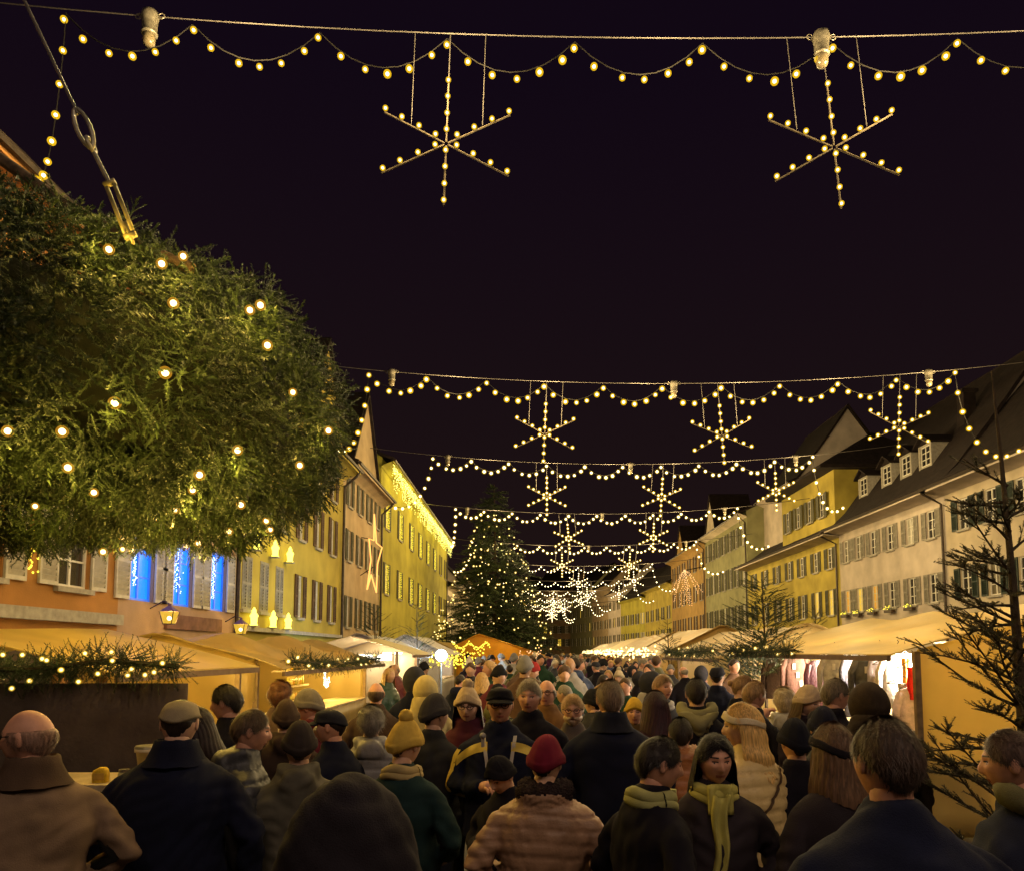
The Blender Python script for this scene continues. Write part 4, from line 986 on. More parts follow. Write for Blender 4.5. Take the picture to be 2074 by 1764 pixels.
# ================================================================== people
def sst(a, b, x): t = np.clip((x-a)/(b-a), 0, 1); return t*t*(3-2*t)
def head_pts(nu, nv):
    """head surface around its centre, facing +Y: (nv+1, nu, 3) points and unit directions"""
    el = np.linspace(-1, 1, nv+1)[:, None]; el = PI/2*(.68*el+.32*el**3); az = np.linspace(0, 2*PI, nu, endpoint=False)[None]; az = az-.42*np.sin(az)
    dx = np.cos(el)*np.sin(az); dy = np.cos(el)*np.cos(az); dz = np.sin(el)*np.ones_like(az)
    t = np.clip(-dz, 0, 1)
    ax = .076*(1-.26*t**1.4); ayf = .096*(1-.06*t); ayb = .104*(1-.42*t**1.1)
    x = ax*dx; y = np.where(dy > 0, ayf, ayb)*dy; z = .118*dz
    x = x*(1+.05*np.exp(-((dz-.25)/.4)**2))
    y = np.where(dy > 0, y*(1-.07*np.clip(dz, 0, 1)), y)
    ff = sst(.02, .07, y)
    y = y+ff*(-.010*np.exp(-((np.abs(x)-.030)/.014)**2-((z-.016)/.011)**2)+.005*np.exp(-((z-.036)/.009)**2-(x/.045)**2)
              + .020*np.exp(-(x/(.009+.005*np.clip((.02-z)/.04, 0, 1)))**2)*sst(.034, -.018, z)*sst(-.044, -.024, z)
              + .007*np.exp(-(x/.020)**2-((z+.053)/.009)**2)-.004*np.exp(-(x/.022)**2-((z+.0535)/.0025)**2)
              + .009*np.exp(-(x/.020)**2-((z+.093)/.016)**2)+.004*np.exp(-((np.abs(x)-.043)/.016)**2-((z+.008)/.016)**2))
    return np.stack([x, y, z], -1), np.stack([dx, dy, dz], -1)
def grid_faces(nu, nv): return [(i*nu+j, i*nu+(j+1) % nu, (i+1)*nu+(j+1) % nu, (i+1)*nu+j) for i in range(nv) for j in range(nu)]
HP = Vector((0, 0, 1.50)); HC = np.array([0, .016, .104])
ARMS = {'down': ((.172, -.004, 1.350), (.282, -.035, 1.09), (.285, .05, .86)), 'pocket': ((.172, -.004, 1.350), (.318, -.08, 1.10), (.22, .11, .98)),
        'front': ((.172, -.004, 1.350), (.262, .0, 1.10), (.10, .24, 1.13)), 'phone': ((.172, -.004, 1.350), (.26, .16, 1.16), (.12, .33, 1.40))}
_skin = {k: mat('skin '+k, c, .55, .12, 25, .06, 120, spec=.4) for k, c in {'fair': (.58, .34, .23), 'ruddy': (.56, .28, .18), 'tan': (.42, .24, .14)}.items()}
LIP = mat('lips', (.33, .10, .08), .5, .1, 30, 0); EYE = mat('eyes', (.05, .035, .03), .25, .2, 30, 0)
def hair_mat(c):
    k = 'hair %.3f %.3f %.3f' % c
    if k in _mats: return _mats[k]
    m = mat(k, c, .5, .5, 60, .16, 160, spec=.3); n = m.node_tree
    tc = [x for x in n.nodes if x.type == 'TEX_COORD'][0]; mp = n.nodes.new('ShaderNodeMapping'); mp.inputs['Scale'].default_value = (2.2, 2.2, .16)
    n.links.new(tc.outputs['Object'], mp.inputs['Vector'])
    for x in n.nodes:
        if x.type == 'TEX_NOISE': n.links.new(mp.outputs[0], x.inputs['Vector'])
    return m
def cloth_mat(c, k='wool'):
    if k == 'puffer': return mat('quilted %.3f %.3f %.3f' % c, c, .45, .07, 8, .12, 90, spec=.35)
    if k == 'fur': return mat('fur %.3f %.3f %.3f' % c, c, .95, .4, 30, .9, 90, spec=.15)
    return mat('cloth %.3f %.3f %.3f' % c, c, .92, .22, 9, .22, 220, spec=.18)
_body = {}
def body_mesh(yaw, pitch, aL, aR, skin, brow, lod):
    k = (round(yaw), round(pitch), aL, aR, skin, brow, lod)
    if k in _body: return _body[k]
    nu, nv = (40, 38) if lod else (18, 14)
    P, _ = head_pts(nu, nv); Rm = np.array((Matrix.Rotation(R(yaw), 3, 'Z') @ Matrix.Rotation(R(pitch), 3, 'X')))
    Q = (P.reshape(-1, 3)+HC) @ Rm.T+np.array(HP)
    m = MB(); fs = grid_faces(nu, nv); pl = P.reshape(-1, 3); mi = []
    for f in fs:
        c = pl[list(f)].mean(0); x, y, z = abs(c[0]), c[1], c[2]; w = 0
        if lod and y > .05:
            if x < .023 and abs(z+.053) < .0075: w = 2
            elif ((x-.030)/.013)**2+((z-.0155)/.0058)**2 < 1: w = 3
            elif abs(x-.031) < .018 and abs(z-.037) < .0045: w = 1
        mi.append(w)
    m.v = [tuple(q) for q in Q]; m.f = fs; m.m = mi
    for s in (-1, 1):     # ears
        e = MB(); e.ball((0, 0, 0), .03, 8, 6, sc=(.32, .62, 1.05)); Rr = np.array([(np.array(p)+np.array([s*.079, -.008, .004])+HC) for p in e.v]) @ Rm.T+np.array(HP)
        m.add(Rr, e.f, 0)
    hb = Rm @ np.array([0, .0, .06])+np.array(HP)
    m.tube([(0, -.01, 1.36), (0, -.006, 1.47), tuple(np.array([0, -.002, 1.50])*.6+hb*.4), tuple(hb)], [.075, .060, .056, .054], 14, 0)
    m.loft([(0, 0, .84, .15, .10), (0, 0, 1.0, .14, .10), (0, 0, 1.15, .15, .105), (0, 0, 1.32, .165, .10), (0, 0, 1.40, .11, .075), (0, -.01, 1.45, .05, .05)], 16, 4)
    for s, arm in ((-1, aL), (1, aR)):
        a, b, c = [Vector((p[0]*s, p[1], p[2])) for p in ARMS[arm]]
        m.tube([a, a.lerp(b, .5), b, b.lerp(c, .5), c], [.05, .046, .04, .035, .028], 8, 4)
        d = (c-b).normalized(); sd = Vector((0, 0, 1)).cross(d); sd = sd.normalized() if sd.length > .2 else Vector((0, 1, 0))
        if arm == 'down': sd = Vector((0, 1, 0))
        n = d.cross(sd).normalized(); inn_ = n if n.dot(Vector((-s, .2, 0))) > 0 else -n
        m.tube([c-d*.02, c+d*.03, c+d*.075, c+d*.095], [.026, .036, .038, .028], 8, 0)
        for i in range(4):
            o = sd*(.026-.0175*i); l = (.030, .034, .032, .024)[i]
            p0 = c+d*.085+o; p1 = p0+d*l+inn_*.010; p2 = p1+d*l*.5+inn_*l*.7; p3 = p2+inn_*l*.55-d*l*.3
            m.tube([p0, p1, p2, p3], [.0095, .009, .008, .006], 6, 0)
        t0 = c+d*.03+sd*.03; m.tube([t0, t0+d*.03+sd*.018+inn_*.012, t0+d*.058+sd*.016+inn_*.026], [.011, .010, .007], 6, 0)
    me = m.mesh('body', True, (_skin[skin], hair_mat(brow), LIP, EYE, CABLE)); _body[k] = me; return me
# coats: lofted pieces fused by a voxel remesh, then folds
_coat = {}; _pend = []
def coat_key(kind, aL, aR, wide, hood, lod): return (kind, aL, aR, round(wide, 2), hood, lod)
def coat_src(key):
    kind, aL, aR, wide, hood, lod = key; m = MB(); w = 1+(wide-1)*.75; dw = 1+(wide-1)*1.15
    if kind == 'cape': m.loft([(0, -.02, 1.25, .25, .17), (0, -.03, 1.40, .24, .175), (0, -.03, 1.52, .215, .17), (0, -.025, 1.62, .18, .16), (0, -.015, 1.70, .14, .135), (0, -.005, 1.76, .085, .085), (0, 0, 1.785, .03, .03)], 22)
    low = {'long': .46, 'puffer_long': .42}.get(kind, .78); pf = 1.08 if 'puffer' in kind else 1.
    rg = [(0, 0, low, .215*w*pf, .155*dw*pf, 2.3), (0, 0, low+.02, .222*w*pf, .16*dw*pf, 2.3)]
    if low < .6: rg += [(0, 0, .80, .212*w*pf, .155*dw*pf, 2.3)]
    rg += [(0, 0, .95, .200*w*pf, .150*dw*pf, 2.3), (0, 0, 1.08, .195*w*pf, .146*dw*pf, 2.3), (0, -.004, 1.22, .208*w*pf, .148*dw*pf, 2.4), (0, -.010, 1.31, .210*w*pf, .138*dw, 2.3),
           (0, -.014, 1.37, .190*w, .122*dw, 2.1), (0, -.016, 1.415, .152*w, .105, 2), (0, -.014, 1.45, .112*w**.5, .094, 2), (0, -.010, 1.475, .092, .090, 2), (0, -.006, 1.505, .086, .086, 2), (0, -.004, 1.522, .080, .080, 2)]
    m.loft(rg, 24)
    for s, arm in ((-1, aL), (1, aR)):
        a, b, c = [Vector((p[0]*s, p[1], p[2])) for p in ARMS[arm]]
        a.x *= w; b.x *= wide*.9+.1; c.x *= wide*.7+.3; e = (b-a).normalized()
        m.tube([a-e*.02-Vector((s*.05, 0, -.01)), a+e*.05, a.lerp(b, .6), b, b.lerp(c, .5), c, c+(c-b).normalized()*.02], [.055*pf, .074*pf, .072*pf*w**.5, .068*pf*w**.5, .060*pf, .052*pf, .05*pf], 12)
    if hood == 'down':
        m.tube([(.09*math.cos(t), -.03+.095*math.sin(t), 1.475+.035*math.sin(-t)) for t in np.linspace(-.6, PI+.6, 2)][:0] or [(.098*math.cos(t), -.015-.085*math.sin(t), 1.50-.035*math.sin(t)) for t in np.linspace(-.35, PI+.35, 12)], [.02]+[.038]*10+[.02], 8)
        m.ball((0, -.135, 1.43), .085, 12, 8, sc=(1.25, .6, 1.0))
    elif hood == 'fur':
        m.tube([(.112*math.cos(t), -.01-.10*math.sin(t), 1.48-.03*math.sin(t)) for t in np.linspace(-.7, PI+.7, 14)], .05, 8)
    elif hood == 'up':
        m.loft([(0, -.015, 1.33, .20*w, .12), (0, -.02, 1.42, .165*w**.5, .13), (0, -.015, 1.50, .137, .135), (0, -.01, 1.57, .12, .125)], 16)
    return m
def request_coat(key):
    if key not in _coat: _coat[key] = None; _pend.append(key)
def make_coats():
    tmp = []
    for key in _pend:
        o = bpy.data.objects.new('tmp', coat_src(key).mesh('tmp')); col.objects.link(o)
        md = o.modifiers.new('r', 'REMESH'); md.mode = 'VOXEL'; md.voxel_size = (.0145 if 'puffer' in key[0] else .0175) if key[5] else .034
        tmp.append((key, o))
    dg = bpy.context.evaluated_depsgraph_get(); dg.update()
    for key, o in tmp:
        me = bpy.data.meshes.new_from_object(o.evaluated_get(dg)); n = len(me.vertices)
        V = np.empty(n*3, np.float32); me.vertices.foreach_get('co', V); V = V.reshape(-1, 3).astype(float)
        E = np.empty(len(me.edges)*2, np.int32); me.edges.foreach_get('vertices', E); E = E.reshape(-1, 2)
        deg = np.bincount(E.ravel(), minlength=n).astype(float)[:, None]
        for _ in range((12 if 'puffer' in key[0] else 9) if key[5] else 4):
            S = np.zeros_like(V); np.add.at(S, E[:, 0], V[E[:, 1]]); np.add.at(S, E[:, 1], V[E[:, 0]]); V = V*.45+.55*S/deg
        me.vertices.foreach_set('co', V.astype(np.float32).ravel()); me.update()
        N = np.empty(n*3, np.float32); me.vertices.foreach_get('normal', N); N = N.reshape(-1, 3)
        q = np.random.default_rng(abs(hash(key[0]+key[1]+str(key[3])+str(key[4]))) % 1000 if False else len(key[0])*31+len(key[1])*7+int(key[3]*100))
        Wp = V+.03*np.sin(V[:, [1, 2, 0]]*19+1.3)
        d = np.zeros(n); amp = (.003 if 'puffer' in key[0] else .006) if key[5] else .003
        for i in range(7):
            kx = q.normal(0, 1, 3)*np.array([14, 14, 20]); d += np.abs(np.sin(Wp @ kx+q.uniform(0, 6)))-.63
        d *= amp*.75
        d += -.007*np.exp(-((V[:, 2]-1.06)/.035)**2)*(np.abs(V[:, 0]) > .2)
        ax_ = .205*(1+(key[3]-1)*.75)+.03*np.clip((1.3-V[:, 2])/.4, 0, 1); d += -.016*np.exp(-((np.abs(V[:, 0])-ax_)/.018)**2)*sst(1.33, 1.22, V[:, 2])*(np.abs(V[:, 1]) > .03)
        d += .005*np.sin(V[:, 2]*55+V[:, 1]*40+3*np.sin(V[:, 0]*20))*(np.abs(V[:, 0]) > ax_)*sst(1.30, 1.2, V[:, 2])
        d += -.005*np.exp(-(V[:, 0]/.006)**2)*(V[:, 1] < 0)*(V[:, 2] < 1.44)*('puffer' not in key[0])
        if 'puffer' in key[0]:
            bands = (V[:, 2]+.012*np.sin(V[:, 0]*9+V[:, 1]*7)) % .068; bands = np.minimum(bands, .068-bands)
            fade = (V[:, 2] < 1.42)
            d += (-.012*np.exp(-(bands/.0065)**2)+.004)*fade+.003*np.sin(np.arctan2(V[:, 1], V[:, 0])*26+V[:, 2]*40)*np.exp(-(bands/.02)**2)
        if key[4] == 'fur':
            f = sst(1.38, 1.42, V[:, 2]); d = d*(1-f)+f*.010*np.sin(V @ np.array([130, 170, 150]))*np.sin(V @ np.array([-160, 120, 90]))
        V = V+N*d[:, None]
        me.vertices.foreach_set('co', V.astype(np.float32).ravel())
        me.polygons.foreach_set('use_smooth', [True]*len(me.polygons)); me.update(); me.name = 'coat'
        me.materials.clear(); me.materials.append(None)
        _coat[key] = me; bpy.data.objects.remove(o)
    _pend.clear()
# head coverings grown from the head surface
_hat = {}
def shell(nu, nv, off, name, extra=None, smooth=True):
    P, D = head_pts(nu, nv); o = off(P, D); V = P+D*o[..., None]
    if extra: V = extra(V, P, D, o)
    keep = o > -.0035
    V = (V+HC).reshape(-1, 3); k = keep.reshape(-1)
    fs = [f for f in grid_faces(nu, nv) if k[list(f)].any()]
    m = MB(); m.v = [tuple(p) for p in V]; m.f = fs; m.m = [0]*len(fs); return m
def lin(D, front, side, back):
    c = D[..., 1]/np.maximum(1e-3, np.hypot(D[..., 0], D[..., 1]))
    return np.where(c > 0, side+(front-side)*c**2, side+(back-side)*c**2)
def nz(P, f, s=0): return (np.sin(P[..., 0]*f+1.7*np.sin(P[..., 2]*f*.6+s))+np.sin(P[..., 1]*f*1.1+s+1.9*np.sin(P[..., 0]*f*.7))+np.sin(P[..., 2]*f*.9+s*2))/3
def hat_mesh(kind, lod):
    k = (kind, lod)
    if k in _hat: return _hat[k]
    nu, nv = (64, 44) if lod else (22, 16); m = None
    if kind in ('short', 'bald_fringe', 'curly', 'long', 'wavy', 'bun', 'under', 'long_under'):
        th = {'short': .013, 'bald_fringe': .006, 'curly': .030, 'long': .018, 'wavy': .022, 'bun': .014, 'under': .005, 'long_under': .007}[kind]
        def off(P, D):
            h = lin(D, .064, .002, -.086) if kind not in ('long', 'wavy', 'long_under') else lin(D, .074, -.005, -.10)
            if kind == 'bald_fringe': ms = sst(-.006, .01, P[..., 2]-lin(D, .2, -.03, -.07))*sst(.05, .02, P[..., 2])
            else: ms = sst(-.007, .012, P[..., 2]-h)*(.45+.55*sst(.0, .055, P[..., 2]-h))
            s = np.sin(np.arctan2(P[..., 0], P[..., 1])*34+P[..., 2]*60)*.0016
            return -.006+(th+.006)*ms+ms*(nz(P, 60 if kind != 'curly' else 110)*(.004 if kind != 'curly' else .009)+s)
        m = shell(nu, nv, off, kind)
        if lod and 'under' not in kind:
            q = random.Random(5); Pq, Dq = head_pts(nu, nv); Oq = off(Pq, Dq).reshape(-1); Vq = (Pq+Dq*off(Pq, Dq)[..., None]+HC).reshape(-1, 3); Dq = Dq.reshape(-1, 3)
            ids = [i for i in range(len(Oq)) if Oq[i] > .002]
            for _ in range(5200 if ids else 0):
                i = q.choice(ids); n_ = Vector(Dq[i]); b_ = Vector(Vq[i])-n_*.003; dn = Vector((0, -.35, -1)); dn = (dn-n_*dn.dot(n_)).normalized()
                sd_ = n_.cross(dn); l_ = q.uniform(.014, .030)*(.7 if kind == 'bald_fringe' else 1.25 if kind == 'curly' else 1)
                tp_ = b_+(dn+sd_*q.gauss(0, .35 if kind != 'curly' else 1.2)+n_*q.uniform(.10, .42))*l_
                m.add([b_-sd_*.0016, b_+sd_*.0016, tp_], [(0, 1, 2)])
        if kind in ('long', 'wavy', 'long_under'):
            zl = -.29 if kind == 'wavy' else -.22; na, nz_ = (46, 22) if lod else (18, 8)
            def drape(sgn):
                def fn(u, v):
                    a = R(78)+R(204)*u; z = .05+(zl-.05)*v
                    wv = (.012*math.sin(v*17+u*5) if kind == 'wavy' else .003*math.sin(v*9))*v
                    st = .0035*math.sin(u*92+3*math.sin(v*5))
                    rx = .092+.030*min(1, v*1.6)-.012*max(0, v-.7)+wv+st; ry = .108+.012*v+wv+st
                    if sgn < 0: rx -= .03*(1-.35*abs(2*u-1)**4); ry -= .035
                    x = rx*math.sin(a); y = ry*math.cos(a)
                    zz = z+(.02*math.sin(u*31)+.012*math.sin(u*57))*max(0, v-.75)*2
                    return (x+HC[0], y+HC[1]-.004-.03*v*(1 if y < 0 else 0), zz+HC[2])
                return fn
            m.grid(drape(1), na, nz_); m.grid(drape(-1), na, nz_)
        if kind == 'bun': m.ball((0, HC[1]-.125, HC[2]+.03), .035, 12, 8)
    elif kind in ('beanie', 'pompom'):
        def off(P, D):
            h = lin(D, .048, .004, -.042); z = P[..., 2]-h; ms = sst(-.006, .004, z)
            rim = sst(.045, .038, z)*.007; rib = .0016*np.sin(np.arctan2(P[..., 0], P[..., 1])*40)
            return -.006+(.020+.006)*ms+ms*(rim+rib+.003*nz(P, 40))
        def ex(V, P, D, o):
            V = V.copy(); V[..., 2] += .022*sst(.05, .118, P[..., 2])*(o > 0); return V
        m = shell(nu, nv, off, kind, ex)
        if kind == 'pompom':
            q = random.Random(3); b = MB(); b.ball((0, 0, 0), .042, 18, 14)
            vs = [Vector(p)*(1+q.uniform(-.10, .16)) for p in b.v]; m.add([p+Vector((0, HC[1]-.02, HC[2]+.168)) for p in vs], b.f)
    elif kind == 'cap':
        def off(P, D):
            h = lin(D, .055, .030, -.004); z = P[..., 2]-h; ms = sst(-.006, .004, z); return -.006+.022*ms+.004*ms*sst(.02, .0, z)
        def ex(V, P, D, o):
            V = V.copy(); g = o > 0; V[..., 2] = np.where(g & (V[..., 2] > .105), .105+(V[..., 2]-.105)*.45, V[..., 2]); V[..., 1] += .02*sst(.05, .11, P[..., 2])*g
            r = np.where(g, 1+.10*sst(.05, .09, P[..., 2]), 1); V[..., 0] *= r; return V
        m = shell(nu, nv, off, kind, ex)
        m.grid(lambda u, v: (.082*math.sin(R(-62+124*u))*(1+.10*v), HC[1]+.098*math.cos(R(-62+124*u))*(1+.0*v)+.058*v*math.cos(R(-62+124*u)), HC[2]+.056-.018*v-.012*abs(2*u-1)**2), 14, 4, thick=.006)
    elif kind == 'hood':
        def off(P, D):
            s = .55-D[..., 1]*.9+D[..., 2]*.12; ms = sst(-.02, .06, s); return -.006+.046*ms+ms*.006*nz(P, 34)+.008*sst(.10, .0, s)*ms
        m = shell(nu, nv, off, kind)
    elif kind == 'headband':
        def off(P, D):
            z = P[..., 2]-lin(D, .062, .03, -.01); ms = sst(-.016, -.008, z)*sst(.030, .020, z); return -.008+.034*ms+.002*ms*np.sin(np.arctan2(P[..., 0], P[..., 1])*40)
        m = shell(nu, nv+20, off, kind)
    elif kind == 'beard':
        def off(P, D):
            z = P[..., 2]; ms = sst(-.028, -.045, z)*sst(-.055, .0, P[..., 1])*(1-np.exp(-(P[..., 0]/.018)**4-((z+.053)/.007)**4)); return -.006+.018*ms+ms*.004*nz(P, 90)
        m = shell(nu, nv, off, kind)
    elif kind == 'glasses':
        m = MB(); y = HC[1]+.104; z = HC[2]+.016
        for s in (-1, 1):
            m.tube([(s*.032+.023*math.cos(t), y-.01*abs(math.cos(t))*(1 if s*math.cos(t) > 0 else .2), z+.017*math.sin(t)) for t in np.linspace(0, 2*PI, 15)], .0026, 5, cap=False)
            m.tube([(s*.055, y-.012, z+.004), (s*.080, y-.05, z+.006), (s*.083, HC[1]-.01, z+.006)], .0024, 5)
        m.tube([(-.009, y, z+.004), (.009, y, z+.004)], .0024, 5)
    me = m.mesh(kind, kind not in ('glasses',)); me.materials.append(None); _hat[k] = me; return me
def collar_mesh():
    if 'collar' not in _hat:
        m = MB(); n = 40; vs = []; fs = []
        prof = [(.150, 1.418), (.128, 1.447), (.104, 1.500), (.096, 1.532), (.086, 1.536), (.082, 1.50)]
        for r, z in prof:
            for j in range(n+1):
                t = PI/2+R(18)+R(324)*j/n; b = -math.sin(t)*.5+.5; vs.append((r*(1.02 if r > .12 else 1)*math.cos(t), -.008+r*.94*math.sin(t), z+.006*b+.002*math.sin(9*t)))
        for i in range(len(prof)-1):
            for j in range(n): a = i*(n+1)+j; fs.append((a, a+1, a+n+2, a+n+1))
        m.add(vs, fs); _hat['collar'] = m.mesh('collar', True); _hat['collar'].materials.append(None)
    return _hat['collar']
def hood_mesh():
    if 'hoodd' not in _hat:
        m = MB()
        m.tube([(.118*math.cos(t), -.018-.102*math.sin(t), 1.495-.045*math.sin(t)) for t in np.linspace(-.75, PI+.75, 22)], [.018, .03]+[.046]*18+[.03, .018], 12)
        m.grid(lambda u, v: (.155*(2*u-1)*(1-.45*v*v), -.150-.050*math.sin(PI*u)*math.sin(PI*min(1, v*1.1))-.015*v, 1.475-.17*v*(.55+.45*math.sin(PI*u))+.01*math.sin(u*8)), 16, 10, thick=-.03)
        _hat['hoodd'] = m.mesh('hood', True); _hat['hoodd'].materials.append(None)
    return _hat['hoodd']
def legs_mesh():
    m = MB()
    for s in (-1, 1): m.tube([(s*.085, -.01, .05), (s*.09, -.012, .28), (s*.092, .0, .5), (s*.09, 0, .75), (s*.07, 0, .92)], [.062, .066, .068, .088, .10], 12)
    return m.mesh('trousers', True)
def shoe_mesh():
    m = MB(); m.loft([(0, .06, 0, .048, .135, 2.6), (0, .06, .035, .05, .135, 2.6), (0, .05, .06, .044, .11, 2.4), (0, -.01, .10, .04, .06), (0, -.015, .13, .04, .05)], 14); return m.mesh('shoe', True)
LEGS, SHOE = legs_mesh(), shoe_mesh()
for me in (LEGS, SHOE): me.materials.append(None)
_sc = {}
def scarf_mesh(kind):
    if kind in _sc: return _sc[kind]
    m = MB(); q = random.Random(2)
    for k in range(2):
        m.tube([((.090+.010*k+.006*math.sin(5*t))*math.cos(t), -.004+(.088+.008*k)*math.sin(t), 1.465-.03*k+.016*math.sin(t*1+PI/2*0-.4)*-1+.008*math.sin(3*t+k)) for t in np.linspace(0, 2*PI, 22)], .030-.004*k, 8, cap=False)
    if kind == 'long':
        m.grid(lambda u, v: (.0+.085*(u-.5)*(1-.25*v)+.012*math.sin(v*7)+.03*v, .150+.012*math.sin(u*10)+.035*v-.02*v*v, 1.46-.40*v-.02*math.sin(u*3)), 8, 14, thick=.022)
        m.grid(lambda u, v: (-.0+.13*(u-.5), .108+.02*math.sin(u*9)+.01*v, 1.50-.14*v), 8, 6, thick=.025)
    elif kind == 'tip':
        m.grid(lambda u, v: (-.02+.12*(u-.5)*(1-.8*v), .105+.012*math.sin(u*10)+.03*v, 1.49-.20*v), 8, 8, thick=.02)
    _sc[kind] = m.mesh('scarf', True); _sc[kind].materials.append(None); return _sc[kind]
PEOPLE = []
def person(px, ytop, Y, rot, label, coat='coat', cc=(.012, .014, .03), wide=1.0, hood=None, arms=('down', 'down'), yaw=0, pitch=0, hair='short', hc=(.03, .02, .014), hat=None, htc=None,
           skin='fair', glasses=False, beard=None, scarf=None, scc=None, lod=1, group=None, H=None, X=None, trouser=(.02, .02, .03), paint=None, band=None, extra=None, collar=None, hoodc=None):
    key = coat_key(coat, arms[0], arms[1], wide, hood, lod); request_coat(key); PEOPLE.append(dict(locals()))
def build_people():
    make_coats()
    for d in PEOPLE:
        lod = d['lod']; Y = d['Y']
        ex = .05 if d['coat'] == 'cape' else {'pompom': .10, 'beanie': .045, 'cap': .012, 'hood': .04}.get(d['hat'], .014 if d['hair'] else .0)
        if d['X'] is None:
            p = px_at(d['px'], d['ytop'], Y); s = p.z/(1.722+ex); X = p.x
        else: X = d['X']; s = d['H']/1.722
        o = empty('person', (X, Y, 0), R(d['rot']), d['label'], 'person', d['group']); o.scale = (s, s, s)
        brow = d['hc'] if d['hair'] else (.12, .09, .06)
        mobj('body', body_mesh(d['yaw'], d['pitch'], *d['arms'], d['skin'], brow, lod), o)
        kk = 'puffer' if 'puffer' in d['coat'] else 'wool'; me = _coat[d['key']]
        if d['paint']:
            me = me.copy(); me.materials.clear(); fns = d['paint']
            me.materials.append(cloth_mat(d['cc'], kk))
            for mt, fn in fns: me.materials.append(mt)
            for pg in me.polygons:
                for i, (mt, fn) in enumerate(fns):
                    if fn(*pg.center): pg.material_index = i+1
            mobj('coat', me, o)
        else: mobj('coat', me, o, cloth_mat(d['cc'], 'fur' if d['coat'] == 'fur' else kk))
        mobj('trousers', LEGS, o, cloth_mat(d['trouser']))
        for sx in (-1, 1): mobj('shoe', SHOE, o, mat('dark leather', (.02, .016, .014), .5, .2, 12, .1), (sx*.088, -.02, .0), (0, 0, -sx*.12))
        ro = (R(d['pitch']), 0, R(d['yaw']))
        if d['hair'] and not (d['hat'] == 'hood'): mobj('hair', hat_mesh({'long': 'long_under', 'wavy': 'long_under'}.get(d['hair'], 'under') if d['hat'] else d['hair'], lod), o, hair_mat(d['hc']), HP, ro)
        if d['hat']: mobj({'pompom': 'pompom_beanie', 'hood': 'hood'}.get(d['hat'], d['hat']), hat_mesh(d['hat'], lod), o, mat('knit %.3f %.3f %.3f' % d['htc'], d['htc'], .95, .2, 14, .25, 260, spec=.15), HP, ro)
        if d['band']: mobj('headband', hat_mesh('headband', lod), o, cloth_mat(d['band']), HP, ro)
        if d['glasses']: mobj('glasses', hat_mesh('glasses', 1), o, CABLE, HP, ro)
        if d['beard']: mobj('beard', hat_mesh('beard', lod), o, hair_mat(d['beard']), HP, ro)
        if d['scarf']: mobj('scarf', scarf_mesh(d['scarf']), o, cloth_mat(d['scc']))
        if d['collar']: mobj('collar', collar_mesh(), o, cloth_mat(d['collar']))
        if d['hoodc']: mobj('hood', hood_mesh(), o, cloth_mat(d['hoodc']))
        if d['extra']: d['extra'](o, me)
NAVY = (.006, .0075, .022); BLK = (.007, .0055, .0105); TANC = (.155, .098, .060); GGR = (.10, .09, .068); TEAL = (.010, .026, .027); MARO = (.06, .012, .022)
BEIGE = (.33, .19, .115); YPUF = (.64, .47, .20); GREY = (.05, .05, .055); DBR = (.05, .03, .022); OLV = (.12, .12, .05); RUST = (.30, .12, .05); PALE = (.36, .33, .28)
GH = (.20, .17, .13); BLOND = (.62, .38, .12); DKH = (.022, .014, .010); BRH = (.07, .038, .02); RED = (.16, .06, .02)
REFL = mat('yellow reflective band', (.52, .38, .06), .5, .12, 9, .1); STRP = mat('grey white strap', (.42, .38, .33), .7, .1, 9, .1)
from mathutils.bvhtree import BVHTree
def patch(o, me, name, fn, d, nu, nv, mt, off=.004):
    """flat trim laid onto a coat: points cast along d onto its surface"""
    b = BVHTree.FromPolygons([v.co for v in me.vertices], [p.vertices for p in me.polygons]); d = Vector(d); g = []
    for i in range(nu+1):
        for j in range(nv+1):
            h = b.ray_cast(Vector(fn(i/nu, j/nv)), d, 1.)[0]; g.append(None if h is None else h-d*off)
    W = nv+1; ids = {k: n for n, k in enumerate([k for k in range(len(g)) if g[k] is not None])}
    fs = [(a, a+W, a+W+1, a+1) for i in range(nu) for j in range(nv) for a in (i*W+j,) if all(g[x] is not None for x in (a, a+1, a+W, a+W+1))]
    m = MB(); m.add([p for p in g if p is not None], [tuple(ids[x] for x in f) for f in fs]); return m.build(name, mt, o, True)
P = person
P(72, 1430, 3.1, 48, 'bald man with glasses in a tan wool coat at the left edge, turned left', 'long', (.19, .125, .08), 1.12, None, ('pocket', 'pocket'), 46, -4, hair='bald_fringe', hc=(.22, .12, .08), skin='ruddy', glasses=True, collar=(.07, .042, .026))
P(362, 1411, 3.6, 6, 'broad man in a long black coat and pale cap, seen from behind at left', 'long', NAVY, 1.30, None, ('down', 'down'), 6, -12, hair='short', hc=DKH, hat='cap', htc=(.26, .21, .13), collar=NAVY)
P(408, 1426, 4.5, 95, 'dark-haired woman with pink scarf right of the man in the pale cap', 'coat', BLK, 1., None, ('front', 'front'), 10, -14, hair='long', hc=(.02, .010, .008), scarf='ring', scc=(.30, .16, .15))
P(468, 1384, 5.1, 58, 'man with short dark hair standing before the tan tarp, turned left', 'coat', BLK, 1.05, None, ('front', 'down'), 28, -8, hc=DKH, skin='ruddy')
P(500, 1434, 4.1, -62, 'man in a grey puffer jacket with a flushed face, looking right', 'puffer', GREY, 1.05, 'down', ('pocket', 'pocket'), -12, -8, hc=(.10, .06, .035), skin='ruddy')
P(608, 1457, 4.0, 14, 'person in dark beanie and grey-green wool coat, seen from behind', 'long', GGR, 1.16, 'down', ('pocket', 'pocket'), 6, 0, hair='short', hc=BRH, hat='beanie', htc=(.035, .026, .024))
